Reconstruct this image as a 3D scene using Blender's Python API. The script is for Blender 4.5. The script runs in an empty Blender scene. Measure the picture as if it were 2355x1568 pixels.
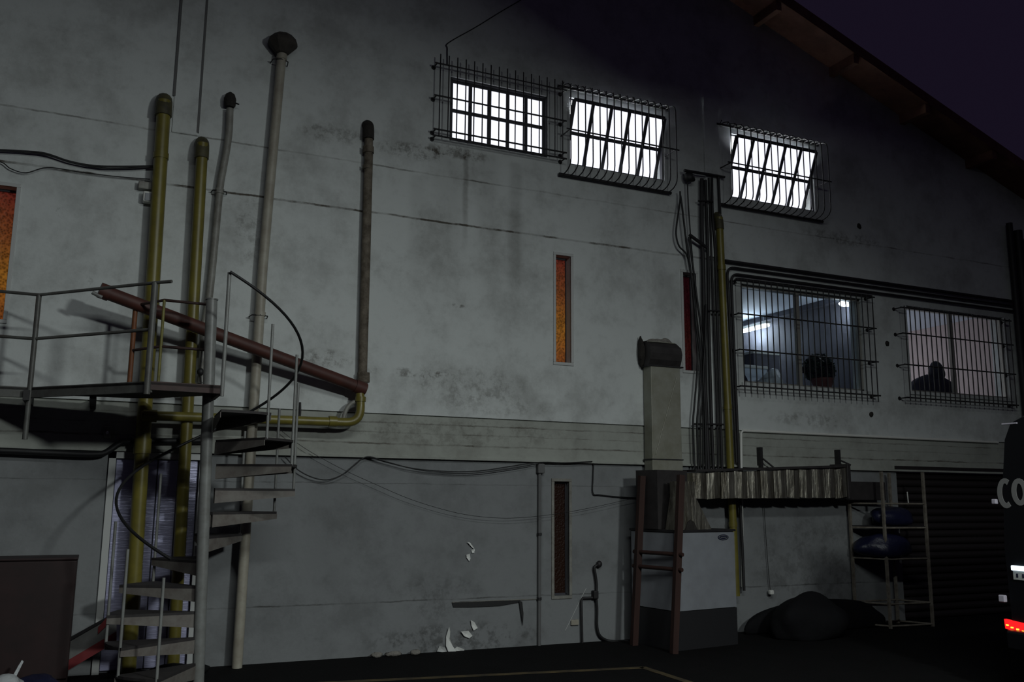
import bpy, bmesh, math, random
import numpy as np
from mathutils import Vector, Matrix
random.seed(7)
SC = bpy.context.scene
COL = SC.collection

# ------------------------------------------------------------------ camera
IW, IH, FPX = 2355.0, 1568.0, 2081.87
YAW, PITCH, ROLL = (math.radians(a) for a in (24.382, 9.833, 0.445))
CAM = np.array([0.0, -9.316, 1.6])
_F = np.array([math.sin(YAW)*math.cos(PITCH), math.cos(YAW)*math.cos(PITCH), math.sin(PITCH)])
_R0 = np.array([math.cos(YAW), -math.sin(YAW), 0.0]); _U0 = np.cross(_R0, _F)
_R = math.cos(ROLL)*_R0 + math.sin(ROLL)*_U0
_U = -math.sin(ROLL)*_R0 + math.cos(ROLL)*_U0
cam = bpy.data.cameras.new('camera'); cam_o = bpy.data.objects.new('camera', cam); COL.objects.link(cam_o)
cam.sensor_fit = 'HORIZONTAL'; cam.sensor_width = 36.0; cam.lens = 36.0*FPX/IW; cam.clip_end = 200
M = Matrix(((_R[0], _U[0], -_F[0], CAM[0]), (_R[1], _U[1], -_F[1], CAM[1]), (_R[2], _U[2], -_F[2], CAM[2]), (0, 0, 0, 1)))
cam_o.matrix_world = M
SC.camera = cam_o

# ------------------------------------------------------------------ world, lights, exposure
SC.view_settings.view_transform = 'Standard'; SC.view_settings.look = 'None'
SC.view_settings.gamma = 1.0; SC.view_settings.exposure = 0.0; SC.view_settings.use_curve_mapping = False
wd = bpy.data.worlds.new('night'); SC.world = wd; wd.use_nodes = True
bg = wd.node_tree.nodes['Background']; bg.inputs['Color'].default_value = (0.60, 0.42, 1.0, 1); bg.inputs['Strength'].default_value = 0.012

def look_at(o, p, t):
    d = Vector(t) - Vector(p); o.location = p; o.rotation_euler = d.to_track_quat('-Z', 'Y').to_euler()
L = bpy.data.lights.new('yard_floodlight', 'AREA'); lo = bpy.data.objects.new('yard_floodlight', L); COL.objects.link(lo)   # shaded lamp on the far side of the yard
L.energy = 430; L.color = (0.93, 1.0, 0.98); L.shape = 'DISK'; L.size = 0.9
look_at(lo, (5.0, -11.0, 4.9), (5.0-0.38, -11.0+0.2, 4.9-0.9))
L = bpy.data.lights.new('fill_strip_light', 'AREA'); lo = bpy.data.objects.new('fill_strip_light', L); COL.objects.link(lo)   # unseen fill light facing down, added to lift the wall evenly
L.energy = 300; L.color = (0.93, 1.0, 0.98); L.shape = 'RECTANGLE'; L.size = 5.0; L.size_y = 0.6; lo.location = (1.8, -9.5, 7.0)

# ------------------------------------------------------------------ helpers
def at(px, py, Y=0.0):
    """a place on the plane y = Y (parallel to the wall) read off the photograph"""
    d = _F + _R*((px-IW/2)/FPX) - _U*((py-IH/2)/FPX)
    return Vector(CAM + d*((Y-CAM[1])/d[1]))
def atz(px, py, z):
    d = _F + _R*((px-IW/2)/FPX) - _U*((py-IH/2)/FPX)
    return Vector(CAM + d*((z-CAM[2])/d[2]))

ORG = {}
class MB:
    def __init__(s): s.v = []; s.f = []; s.sm = []
    def raw(s, vs, fs, smooth=False):
        b = len(s.v); s.v += [Vector(p) for p in vs]
        for q in fs: s.f.append([b+i for i in q]); s.sm.append(smooth)
        return s
    def box(s, x0, x1, y0, y1, z0, z1):
        return s.raw([(x0,y0,z0),(x1,y0,z0),(x1,y1,z0),(x0,y1,z0),(x0,y0,z1),(x1,y0,z1),(x1,y1,z1),(x0,y1,z1)],
                     [(0,3,2,1),(4,5,6,7),(0,1,5,4),(1,2,6,5),(2,3,7,6),(3,0,4,7)])
    def bbox_bev(s, x0, x1, y0, y1, z0, z1, b=0.01):
        bm = bmesh.new(); bmesh.ops.create_cube(bm, size=1)
        for v in bm.verts: v.co = Vector(((x0+x1)/2+v.co.x*(x1-x0), (y0+y1)/2+v.co.y*(y1-y0), (z0+z1)/2+v.co.z*(z1-z0)))
        bmesh.ops.bevel(bm, geom=list(bm.edges), offset=b, segments=2, affect='EDGES', profile=0.5)
        bm.verts.index_update(); s.raw([v.co.copy() for v in bm.verts], [[v.index for v in f.verts] for f in bm.faces]); bm.free(); return s
    def tube(s, pts, r, n=10, caps=True, smooth=True):
        pts = [Vector(p) for p in pts]; k = len(pts)
        rr = r if isinstance(r, (list, tuple)) else [r]*k
        tan = []
        for i in range(k):
            t = (pts[min(i+1,k-1)]-pts[max(i-1,0)]); tan.append(t.normalized())
        up = Vector((0,1,0)) if abs(tan[0].y) < 0.9 else Vector((1,0,0))
        u = tan[0].cross(up).normalized(); vs = []
        for i in range(k):
            u = (u - tan[i]*u.dot(tan[i])).normalized(); w = tan[i].cross(u)
            for j in range(n):
                a = 2*math.pi*j/n; vs.append(pts[i] + (u*math.cos(a)+w*math.sin(a))*rr[i])
        fs = [(i*n+j, i*n+(j+1)%n, (i+1)*n+(j+1)%n, (i+1)*n+j) for i in range(k-1) for j in range(n)]
        s.raw(vs, fs, smooth)
        if caps: s.raw(vs[:n][::-1], [tuple(range(n))]); s.raw(vs[-n:], [tuple(range(n))])
        return s
    def lathe(s, c, prof, n=20, axis='z', smooth=True):
        vs = []
        for (r, h) in prof:
            for j in range(n):
                a = 2*math.pi*j/n; p = (r*math.cos(a), r*math.sin(a), h)
                if axis == 'y': p = (p[0], p[2], p[1])
                if axis == 'x': p = (p[2], p[0], p[1])
                vs.append(Vector(c)+Vector(p))
        k = len(prof)
        s.raw(vs, [(i*n+j, i*n+(j+1)%n, (i+1)*n+(j+1)%n, (i+1)*n+j) for i in range(k-1) for j in range(n)], smooth)
        s.raw(vs[:n][::-1], [tuple(range(n))]); s.raw(vs[-n:], [tuple(range(n))]); return s
    def prism(s, poly, ext):
        """extrude a polygon (list of 3-D points) along vector ext"""
        e = Vector(ext); n = len(poly); a = [Vector(p) for p in poly]; b = [p+e for p in a]
        s.raw(a+b, [tuple(range(n))[::-1], tuple(range(n,2*n))]+[(i,(i+1)%n,n+(i+1)%n,n+i) for i in range(n)]); return s
    def blob(s, c, rx, ry, rz, seed=0, amp=0.18, sub=3, floor=None):
        bm = bmesh.new(); bmesh.ops.create_icosphere(bm, subdivisions=sub, radius=1)
        rnd = random.Random(seed); W = [(Vector((rnd.uniform(-1,1),rnd.uniform(-1,1),rnd.uniform(-1,1)))*rnd.uniform(2,7), rnd.uniform(0,6)) for _ in range(7)]
        for v in bm.verts:
            h = sum(math.sin(w.dot(v.co)+p) for w, p in W)/7*amp*2.2
            q = v.co*(1+h); v.co = Vector((c[0]+q.x*rx, c[1]+q.y*ry, c[2]+q.z*rz))
            if floor is not None and v.co.z < floor: v.co.z = floor
        bm.verts.index_update(); s.raw([v.co.copy() for v in bm.verts], [[v.index for v in f.verts] for f in bm.faces], True); bm.free(); return s
    def build(s, name, mat, parent=None, origin=None):
        if parent is not None: o0 = ORG[parent.name]
        elif origin is not None: o0 = Vector(origin)
        else:
            xs = [p.x for p in s.v]; ys = [p.y for p in s.v]; zs = [p.z for p in s.v]
            o0 = Vector(((min(xs)+max(xs))/2, (min(ys)+max(ys))/2, min(zs)))
        me = bpy.data.meshes.new(name); me.from_pydata([tuple(p-o0) for p in s.v], [], s.f)
        for poly, sm in zip(me.polygons, s.sm): poly.use_smooth = sm
        bm = bmesh.new(); bm.from_mesh(me); bmesh.ops.recalc_face_normals(bm, faces=bm.faces); bm.to_mesh(me); bm.free()
        me.materials.append(mat); me.update()
        o = bpy.data.objects.new(name, me); COL.objects.link(o)
        if parent is not None: o.parent = parent
        else: o.location = o0
        ORG[o.name] = o0
        return o
def tag(o, label, cat, group=None):
    o['label'] = label; o['category'] = cat
    if group: o['group'] = group
    return o
def struct(o, label=None):
    o['kind'] = 'structure'
    if label: o['label'] = label
    return o
def thing(name, loc, label, cat, group=None):
    o = bpy.data.objects.new(name, None); COL.objects.link(o); o.location = loc; o.empty_display_size = 0.1
    ORG[o.name] = Vector(loc); return tag(o, label, cat, group)
def sroot(name, loc):
    o = bpy.data.objects.new(name, None); COL.objects.link(o); o.location = loc; o.empty_display_size = 0.1
    ORG[o.name] = Vector(loc); return struct(o)
def again(o, delta):
    """a copy of a part, sharing its mesh, moved by delta"""
    c = o.copy(); COL.objects.link(c); c.location = o.location + Vector(delta); ORG[c.name] = ORG[o.name]; return c
def arc(p0, pc, p1, n=6):
    """quadratic bend from p0 over pc to p1"""
    p0, pc, p1 = Vector(p0), Vector(pc), Vector(p1); return [p0*(1-t)**2+pc*2*t*(1-t)+p1*t*t for t in [i/n for i in range(n+1)]]
def smooth_path(pts, n=5):
    P = [Vector(p) for p in pts]; P = [P[0]*2-P[1]]+P+[P[-1]*2-P[-2]]; out = []
    for i in range(1, len(P)-2):
        for k in range(n):
            t = k/n; a,b,c,d = P[i-1],P[i],P[i+1],P[i+2]
            out.append(0.5*((2*b)+(c-a)*t+(2*a-5*b+4*c-d)*t*t+(-a+3*b-3*c+d)*t**3))
    out.append(P[-2]); return out

# ------------------------------------------------------------------ materials
def mat(name, col, rough=0.6, metal=0.0, noise=0.0, scale=6.0, col2=None, bump=0.0, bscale=40.0, spec=0.5, stretch=(1,1,1)):
    m = bpy.data.materials.new(name); m.use_nodes = True; nt = m.node_tree; b = nt.nodes['Principled BSDF']
    b.inputs['Base Color'].default_value = (*col, 1); b.inputs['Roughness'].default_value = rough; b.inputs['Metallic'].default_value = metal
    b.inputs['Specular IOR Level'].default_value = spec
    if noise or bump:
        tc = nt.nodes.new('ShaderNodeTexCoord'); mp = nt.nodes.new('ShaderNodeMapping'); mp.inputs['Scale'].default_value = stretch
        nt.links.new(tc.outputs['Object'], mp.inputs[0])
    if noise:
        n = nt.nodes.new('ShaderNodeTexNoise'); n.inputs['Scale'].default_value = scale; n.inputs['Detail'].default_value = 6; n.inputs['Roughness'].default_value = 0.65
        nt.links.new(mp.outputs[0], n.inputs['Vector'])
        r = nt.nodes.new('ShaderNodeValToRGB'); r.color_ramp.elements[0].position = 0.5-noise/2; r.color_ramp.elements[1].position = 0.5+noise/2
        c2 = col2 or tuple(c*0.55 for c in col)
        r.color_ramp.elements[0].color = (*c2, 1); r.color_ramp.elements[1].color = (*col, 1)
        nt.links.new(n.outputs['Fac'], r.inputs[0]); nt.links.new(r.outputs[0], b.inputs['Base Color'])
    if bump:
        n2 = nt.nodes.new('ShaderNodeTexNoise'); n2.inputs['Scale'].default_value = bscale; n2.inputs['Detail'].default_value = 5
        nt.links.new(mp.outputs[0], n2.inputs['Vector'])
        bp = nt.nodes.new('ShaderNodeBump'); bp.inputs['Strength'].default_value = bump; bp.inputs['Distance'].default_value = 0.02
        nt.links.new(n2.outputs['Fac'], bp.inputs['Height']); nt.links.new(bp.outputs[0], b.inputs['Normal'])
    return m
def emis(name, col, strength, noise=None):
    m = bpy.data.materials.new(name); m.use_nodes = True; b = m.node_tree.nodes['Principled BSDF']
    b.inputs['Base Color'].default_value = (*[c*0.5 for c in col], 1); b.inputs['Emission Color'].default_value = (*col, 1); b.inputs['Emission Strength'].default_value = strength
    return m

def wall_mat(name, base, dirt, joints, streaks, blots):
    """plaster: mottling, construction joints at given heights, rain streaks and dirt patches at their own places"""
    m = bpy.data.materials.new(name); m.use_nodes = True; nt = m.node_tree; N = nt.nodes; LK = nt.links; b = N['Principled BSDF']
    b.inputs['Roughness'].default_value = 0.85; b.inputs['Specular IOR Level'].default_value = 0.25
    tc = N.new('ShaderNodeTexCoord'); sep = N.new('ShaderNodeSeparateXYZ'); LK.new(tc.outputs['Object'], sep.inputs[0])
    def noise(scale, detail=5, vec=None, rough=0.6):
        n = N.new('ShaderNodeTexNoise'); n.inputs['Scale'].default_value = scale; n.inputs['Detail'].default_value = detail; n.inputs['Roughness'].default_value = rough
        LK.new(vec or tc.outputs['Object'], n.inputs['Vector']); return n.outputs['Fac']
    def math_(op, a, bb=None, c=None):
        n = N.new('ShaderNodeMath'); n.operation = op
        for i, q in enumerate((a, bb, c)):
            if q is None: continue
            if isinstance(q, (int, float)): n.inputs[i].default_value = q
            else: LK.new(q, n.inputs[i])
        return n.outputs[0]
    def rng(v, a, bb, lo=0.0, hi=1.0):
        n = N.new('ShaderNodeMapRange'); n.interpolation_type = 'SMOOTHSTEP'
        n.inputs[1].default_value = a; n.inputs[2].default_value = bb; n.inputs[3].default_value = lo; n.inputs[4].default_value = hi
        LK.new(v, n.inputs[0]); return n.outputs[0]
    x, z = sep.outputs[0], sep.outputs[2]
    dirty = math_('MULTIPLY', rng(noise(1.3, 8, rough=0.7), 0.42, 0.68), 0.34)
    fine = math_('MULTIPLY', rng(noise(9, 6), 0.5, 0.8), 0.15)
    tot = math_('ADD', dirty, fine)
    brk = rng(noise(2.2, 4), 0.42, 0.62)
    wob = math_('MULTIPLY', math_('SUBTRACT', noise(1.7, 6, rough=0.75), 0.5), 0.05)
    zz = math_('ADD', z, wob)
    for (h, w, st) in joints:
        d = math_('ABSOLUTE', math_('SUBTRACT', zz, h)); line = rng(d, w*0.4, w, 1, 0)
        tot = math_('ADD', tot, math_('MULTIPLY', math_('MULTIPLY', line, math_('ADD', brk, 0.35)), st))
    for (x0, w, z0, z1, st) in streaks:
        wx = math_('ADD', x, math_('MULTIPLY', math_('SUBTRACT', noise(3, 3), 0.5), 0.06))
        d = rng(math_('ABSOLUTE', math_('SUBTRACT', wx, x0)), w*0.2, w, 1, 0)
        hgt = math_('MULTIPLY', rng(z, z0, z0+(z1-z0)*0.6), rng(z, z1-0.05, z1, 1, 0))
        tot = math_('ADD', tot, math_('MULTIPLY', math_('MULTIPLY', d, hgt), st))
    for (x0, z0, rx, rz, st) in blots:
        dx = math_('DIVIDE', math_('SUBTRACT', x, x0), rx); dz = math_('DIVIDE', math_('SUBTRACT', z, z0), rz)
        r = math_('ADD', math_('MULTIPLY', dx, dx), math_('MULTIPLY', dz, dz))
        msk = math_('MULTIPLY', rng(r, 0.2, 1.0, 1, 0), rng(noise(7, 8, rough=0.75), 0.46, 0.6))
        tot = math_('ADD', tot, math_('MULTIPLY', msk, st))
    mx = N.new('ShaderNodeMix'); mx.data_type = 'RGBA'; mx.clamp_factor = True
    LK.new(tot, mx.inputs[0]); mx.inputs[6].default_value = (*base, 1); mx.inputs[7].default_value = (*dirt, 1)
    LK.new(mx.outputs[2], b.inputs['Base Color'])
    bp = N.new('ShaderNodeBump'); bp.inputs['Strength'].default_value = 0.25; bp.inputs['Distance'].default_value = 0.01
    LK.new(noise(28, 6), bp.inputs['Height']); LK.new(bp.outputs[0], b.inputs['Normal'])
    return m

MT = {}
MT['wall'] = wall_mat('painted_plaster', (0.62, 0.65, 0.64), (0.10, 0.09, 0.075),
    [(4.668, 0.016, 0.75), (5.215, 0.012, 0.45)],
    [(3.62, 0.05, 4.2, 5.62, 0.35), (3.40, 0.3, 3.3, 5.6, 0.14), (4.25, 0.12, 3.4, 5.55, 0.2), (3.9, 0.2, 3.6, 5.6, 0.14), (3.05, 0.15, 3.4, 5.2, 0.12)],
    [(3.5, 5.53, 0.5, 0.1, 0.55), (2.95, 5.45, 0.5, 0.12, 0.5), (2.05, 5.5, 0.45, 0.14, 0.35), (3.0, 2.93, 0.6, 0.06, 0.5), (3.7, 2.85, 0.9, 0.22, 0.28),
     (2.1, 3.02, 0.35, 0.12, 0.45), (4.0, 2.62, 0.9, 0.14, 0.25), (1.25, 4.3, 0.2, 0.5, 0.3), (9.4, 5.25, 0.9, 0.12, 0.4), (8.6, 2.65, 0.8, 0.12, 0.35),
     (-0.5, 4.25, 0.05, 0.06, 0.6), (-0.2, 3.6, 0.04, 0.04, 0.6), (3.55, 3.72, 0.1, 0.03, 0.6)])
MT['band'] = wall_mat('bare_concrete_band', (0.37, 0.385, 0.35), (0.11, 0.10, 0.085), [(2.16, 0.012, 0.6), (2.38, 0.01, 0.4), (2.28, 0.008, 0.3)], [], [(3.6, 2.3, 1.6, 0.2, 0.3)])
MT['lower'] = wall_mat('grey_painted_plaster', (0.23, 0.24, 0.245), (0.07, 0.07, 0.068), [(0.53, 0.01, 0.5), (1.74, 0.007, 0.4)],
    [(4.6, 0.06, 0.1, 1.9, 0.3), (2.2, 0.4, 0.2, 1.9, 0.15)], [(3.6, 0.12, 1.2, 0.2, 0.6), (3.4, 0.55, 0.6, 0.3, 0.3), (8.6, 0.8, 1.2, 0.8, 0.3)])
MT['asphalt'] = mat('dark_asphalt', (0.006, 0.0055, 0.006), 0.95, noise=0.5, scale=3, col2=(0.003, 0.003, 0.003), bump=0.6, bscale=60, spec=0.15)
MT['roof'] = mat('brown_roof_boards', (0.30, 0.14, 0.09), 0.8, noise=0.4, scale=4)
MT['yellow'] = mat('yellow_green_pipe_paint', (0.215, 0.185, 0.032), 0.38, noise=0.5, scale=5, col2=(0.12, 0.10, 0.025))
MT['yellow_dirty'] = mat('soiled_yellow_paint', (0.10, 0.09, 0.035), 0.6, noise=0.5, scale=12, col2=(0.03, 0.027, 0.02))
MT['red'] = mat('rust_red_pipe', (0.095, 0.028, 0.019), 0.6, noise=0.5, scale=7, col2=(0.045, 0.017, 0.013))
MT['rust'] = mat('rusty_grey_pipe', (0.20, 0.17, 0.13), 0.75, noise=0.35, scale=10, col2=(0.06, 0.045, 0.03), bump=0.3)
MT['cream'] = mat('cream_pipe_paint', (0.42, 0.40, 0.33), 0.5, noise=0.4, scale=6, col2=(0.28, 0.25, 0.20))
MT['greypipe'] = mat('grey_conduit', (0.30, 0.30, 0.27), 0.5, noise=0.4, scale=8, col2=(0.16, 0.15, 0.13))
MT['black'] = mat('black_cable', (0.012, 0.012, 0.013), 0.55)
MT['dark'] = mat('dark_iron', (0.022, 0.020, 0.022), 0.6, noise=0.4, scale=10)
MT['roughdark'] = mat('rough_dark_coat', (0.03, 0.026, 0.022), 0.9, noise=0.4, scale=14, bump=0.5)  # rough dark coat for caps and for the hole in the hood
MT['darkred'] = mat('dark_brown_iron', (0.055, 0.028, 0.024), 0.65, noise=0.4, scale=9)
MT['stairgrey'] = mat('grey_stair_paint', (0.25, 0.26, 0.25), 0.42, noise=0.4, scale=9, col2=(0.17, 0.17, 0.16))
MT['railgrey'] = mat('dull_grey_rail_paint', (0.12, 0.125, 0.115), 0.5, noise=0.4, scale=9, col2=(0.07, 0.065, 0.06))
MT['treadtop'] = mat('worn_dark_tread', (0.035, 0.030, 0.030), 0.7, noise=0.4, scale=9)
MT['treadside'] = mat('tread_underside_paint', (0.20, 0.19, 0.17), 0.6, noise=0.4, scale=9, col2=(0.12, 0.10, 0.09))
MT['orange'] = mat('orange_rust_post', (0.22, 0.075, 0.025), 0.6, noise=0.4, scale=9)
MT['olive'] = mat('olive_yellow_post', (0.22, 0.20, 0.05), 0.55, noise=0.3, scale=9)
MT['galv'] = mat('galvanised_sheet', (0.34, 0.34, 0.29), 0.5, metal=0.25, noise=0.4, scale=5, col2=(0.24, 0.235, 0.18))
MT['galvdark'] = mat('dark_sheet', (0.05, 0.045, 0.045), 0.55, metal=0.2, noise=0.4, scale=8)  # darker sheet colour for the elbow, collars and plenum
MT['foil'] = mat('crumpled_foil_wrap', (0.42, 0.40, 0.34), 0.36, metal=0.75, noise=0.4, scale=9, col2=(0.10, 0.085, 0.06), bump=0.9, bscale=16, stretch=(1.6, 1, 0.25))  # dark streaks in the colour stand in for shading of the folds
MT['unit'] = mat('unit_white_panel', (0.27, 0.285, 0.31), 0.45, noise=0.3, scale=5, col2=(0.23, 0.24, 0.26))
MT['unitbase'] = mat('unit_dark_base', (0.016, 0.016, 0.018), 0.6)
MT['wood'] = mat('red_brown_wood', (0.045, 0.017, 0.012), 0.7, noise=0.4, scale=9, stretch=(1, 1, 0.2))
MT['white'] = mat('white_paint', (0.72, 0.72, 0.68), 0.5)
MT['rack'] = mat('chipped_pale_steel', (0.26, 0.24, 0.20), 0.5, noise=0.4, scale=14, col2=(0.12, 0.10, 0.08))
MT['frame'] = mat('dark_window_steel', (0.05, 0.05, 0.06), 0.5)
MT['trimw'] = mat('pale_window_trim', (0.50, 0.51, 0.50), 0.6)
MT['trimg'] = mat('dirty_white_board', (0.22, 0.22, 0.21), 0.6, noise=0.5, scale=6)
MT['jointgrey'] = mat('grey_joint_sealant', (0.13, 0.13, 0.13), 0.8)
MT['capgrey'] = mat('weathered_cap', (0.075, 0.065, 0.055), 0.8, noise=0.5, scale=12, col2=(0.03, 0.026, 0.022))
MT['alu'] = mat('aluminium_frame', (0.33, 0.32, 0.29), 0.45, metal=0.3)
MT['navy'] = mat('navy_plastic_bag', (0.010, 0.012, 0.038), 0.4, bump=0.8, bscale=9)
MT['blackbag'] = mat('black_tarpaulin', (0.006, 0.006, 0.007), 0.85, spec=0.2, bump=0.8, bscale=7)
MT['whitebag'] = mat('white_plastic_bag', (0.50, 0.52, 0.53), 0.4, bump=0.8, bscale=12)
MT['brownbox'] = mat('dark_brown_board', (0.022, 0.007, 0.007), 0.6, noise=0.3, scale=4)
MT['redpaint'] = mat('red_paint', (0.20, 0.022, 0.025), 0.5)
MT['van'] = mat('black_van_paint', (0.004, 0.004, 0.006), 0.4, spec=0.3)
MT['letter'] = mat('grey_white_lettering', (0.22, 0.22, 0.215), 0.6)
MT['flake'] = mat('white_undercoat', (0.78, 0.79, 0.76), 0.7)
MT['plaster'] = mat('broken_plaster', (0.30, 0.28, 0.25), 0.9, bump=0.8, noise=0.4, scale=20)
MT['winlit'] = emis('lit_frosted_pane', (0.88, 0.90, 1.0), 1.12)
MT['tube'] = emis('fluorescent_tube', (0.85, 0.93, 1.0), 14)
MT['tail'] = emis('tail_light_red', (1.0, 0.01, 0.012), 1.4)
MT['tailled'] = emis('tail_light_led', (1.0, 0.55, 0.05), 2.0)
MT['platelamp'] = emis('plate_lamp', (0.75, 0.90, 1.0), 1.6)
MT['plate'] = mat('number_plate', (0.5, 0.52, 0.5), 0.4)
MT['reflector'] = mat('pale_reflector', (0.55, 0.52, 0.6), 0.3)
MT['door'] = mat('brushed_steel_door', (0.52, 0.52, 0.72), 0.3, metal=0.3, noise=0.5, scale=7, col2=(0.40, 0.40, 0.58), bump=0.25, bscale=14, stretch=(0.6, 1, 5))
MT['doordark'] = mat('dark_slats', (0.022, 0.018, 0.018), 0.6)
MT['marking'] = mat('worn_yellow_line', (0.12, 0.085, 0.03), 0.8, noise=0.5, scale=6, col2=(0.012, 0.011, 0.01))
MT['roomwhite'] = mat('room_blue_white_paint', (0.66, 0.72, 0.82), 0.7)
MT['roomgrey'] = mat('room_grey_paint', (0.13, 0.13, 0.16), 0.7, noise=0.4, scale=2)
MT['roompink'] = mat('room_pink_curtain', (0.52, 0.43, 0.42), 0.8)
MT['leaf'] = mat('dark_leaf', (0.012, 0.030, 0.018), 0.5)
MT['pot'] = mat('red_brown_pot', (0.12, 0.035, 0.025), 0.7)
MT['cloth'] = mat('dark_cloth', (0.02, 0.022, 0.035), 0.9)

def amber(name, col, lo, hi):
    """pebbled coloured glass; the glow of a lit room is put into its emission"""
    m = bpy.data.materials.new(name); m.use_nodes = True; nt = m.node_tree; b = nt.nodes['Principled BSDF']
    tc = nt.nodes.new('ShaderNodeTexCoord'); v = nt.nodes.new('ShaderNodeTexVoronoi'); v.inputs['Scale'].default_value = 45
    nt.links.new(tc.outputs['Object'], v.inputs['Vector'])
    n = nt.nodes.new('ShaderNodeTexNoise'); n.inputs['Scale'].default_value = 3.0; n.inputs['Detail'].default_value = 3; nt.links.new(tc.outputs['Object'], n.inputs['Vector'])
    mu = nt.nodes.new('ShaderNodeMath'); mu.operation = 'MULTIPLY'; nt.links.new(v.outputs['Distance'], mu.inputs[0]); nt.links.new(n.outputs['Fac'], mu.inputs[1])
    mr = nt.nodes.new('ShaderNodeMapRange'); mr.inputs[1].default_value = 0.05; mr.inputs[2].default_value = 0.4; mr.inputs[3].default_value = lo; mr.inputs[4].default_value = hi
    nt.links.new(mu.outputs[0], mr.inputs[0])
    b.inputs['Base Color'].default_value = (*[c*0.04 for c in col], 1); b.inputs['Roughness'].default_value = 0.5; b.inputs['Specular IOR Level'].default_value = 0.15
    sp = nt.nodes.new('ShaderNodeSeparateXYZ'); nt.links.new(tc.outputs['Generated'], sp.inputs[0]); rp = nt.nodes.new('ShaderNodeValToRGB'); e = rp.color_ramp.elements
    e[0].position = 0.0; e[0].color = (col[0]*0.75, col[1]*0.5, col[2], 1); e[1].position = 1.0; e[1].color = (col[0]*0.38, col[1]*0.12, col[2]*0.8, 1)  # glow changes with height: uneven room light painted into the pane
    k = e.new(0.34); k.color = (*col, 1); k = e.new(0.62); k.color = (col[0]*0.6, col[1]*0.45, col[2], 1)
    nt.links.new(sp.outputs[2], rp.inputs[0]); nt.links.new(rp.outputs[0], b.inputs['Emission Color']); nt.links.new(mr.outputs[0], b.inputs['Emission Strength'])
    bp = nt.nodes.new('ShaderNodeBump'); bp.inputs['Strength'].default_value = 0.6; bp.inputs['Distance'].default_value = 0.01
    nt.links.new(v.outputs['Distance'], bp.inputs['Height']); nt.links.new(bp.outputs[0], b.inputs['Normal'])
    return m
MT['amber'] = amber('amber_pebbled_glass', (1.0, 0.40, 0.05), 0.05, 0.19)
MT['amberred'] = amber('red_pebbled_glass', (1.0, 0.16, 0.13), 0.005, 0.016)
MT['amberoff'] = amber('unlit_brown_glass', (0.6, 0.25, 0.15), 0.0, 0.002)
def glass_mat():
    m = bpy.data.materials.new('window_glass'); m.use_nodes = True; nt = m.node_tree; nt.nodes.clear()
    o = nt.nodes.new('ShaderNodeOutputMaterial'); t = nt.nodes.new('ShaderNodeBsdfTransparent'); t.inputs[0].default_value = (0.86, 0.9, 0.92, 1)
    g = nt.nodes.new('ShaderNodeBsdfGlossy'); g.inputs['Roughness'].default_value = 0.05; mx = nt.nodes.new('ShaderNodeMixShader'); mx.inputs[0].default_value = 0.06
    nt.links.new(t.outputs[0], mx.inputs[1]); nt.links.new(g.outputs[0], mx.inputs[2]); nt.links.new(mx.outputs[0], o.inputs[0]); return m
MT['glass'] = glass_mat()

# ------------------------------------------------------------------ setting: wall, band, roof, floor
def holed(mb, x0, x1, z0, z1, y0, y1, holes):
    xs = sorted({x0, x1, *[h[0] for h in holes], *[h[1] for h in holes]}); zs = sorted({z0, z1, *[h[2] for h in holes], *[h[3] for h in holes]})
    xs = [v for v in xs if x0 <= v <= x1]; zs = [v for v in zs if z0 <= v <= z1]
    def solid(i, j):
        if not (0 <= i < len(xs)-1 and 0 <= j < len(zs)-1): return None
        cx, cz = (xs[i]+xs[i+1])/2, (zs[j]+zs[j+1])/2
        return not any(h[0] < cx < h[1] and h[2] < cz < h[3] for h in holes)
    for i in range(len(xs)-1):
        for j in range(len(zs)-1):
            if not solid(i, j): continue
            a, b, c, d = xs[i], xs[i+1], zs[j], zs[j+1]
            mb.raw([(a,y0,c),(b,y0,c),(b,y0,d),(a,y0,d)], [(0,1,2,3)]); mb.raw([(a,y1,c),(b,y1,c),(b,y1,d),(a,y1,d)], [(3,2,1,0)])
            for (di, dj, q) in ((-1,0,((a,c),(a,d))), (1,0,((b,d),(b,c))), (0,-1,((b,c),(a,c))), (0,1,((a,d),(b,d)))):
                if solid(i+di, j+dj): continue
                (p, r), (s, t) = q; mb.raw([(p,y0,r),(p,y1,r),(s,y1,t),(s,y0,t)], [(0,1,2,3)])
    return mb
TH = 0.24
HI = [(3.41, 4.68, 5.66, 6.45), (4.98, 6.36, 5.63, 6.50), (7.43, 8.86, 5.57, 6.47)]        # high windows
RM = [(7.52, 9.62, 3.09, 4.40), (10.48, 12.52, 3.14, 4.39)]                                # barred room windows
NA = [(4.785, 4.985, 3.17, 4.46), (6.60, 6.80, 3.19, 4.45), (-1.25, -0.885, 3.17, 4.43)]   # slit windows
NL = [(4.785, 4.975, 0.52, 1.79)]
mb = MB(); holed(mb, -6, 13, 2.475, 6.55, 0, TH, HI+RM+NA)
RZ = lambda x: 8.32-0.356*(x-7.82)
mb.prism([(-6,0,6.55),(12.79,0,6.55),(-6,0,RZ(-6))], (0,TH,0))
mb.prism([(13,0,2.475),(18,0,2.475),(18,0,RZ(18)),(13,0,RZ(13))], (0,TH,0))
struct(mb.build('wall_back', MT['wall'], origin=(0,0,0)))
DR = [(0.10, 0.97, -0.1, 2.0), (10.12, 13.0, -0.1, 2.02)]
mb = MB(); holed(mb, -6, 18, -0.1, 2.015, 0.045, TH, NL+DR)
struct(mb.build('wall_base', MT['lower'], origin=(0,0,0)))
mb = MB(); mb.box(-6, 18, 0.012, TH, 2.025, 2.462); mb.box(-6, 18, 0.03, TH, 2.462, 2.475); mb.box(-6, 18, -0.012, TH, 2.005, 2.03)
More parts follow.
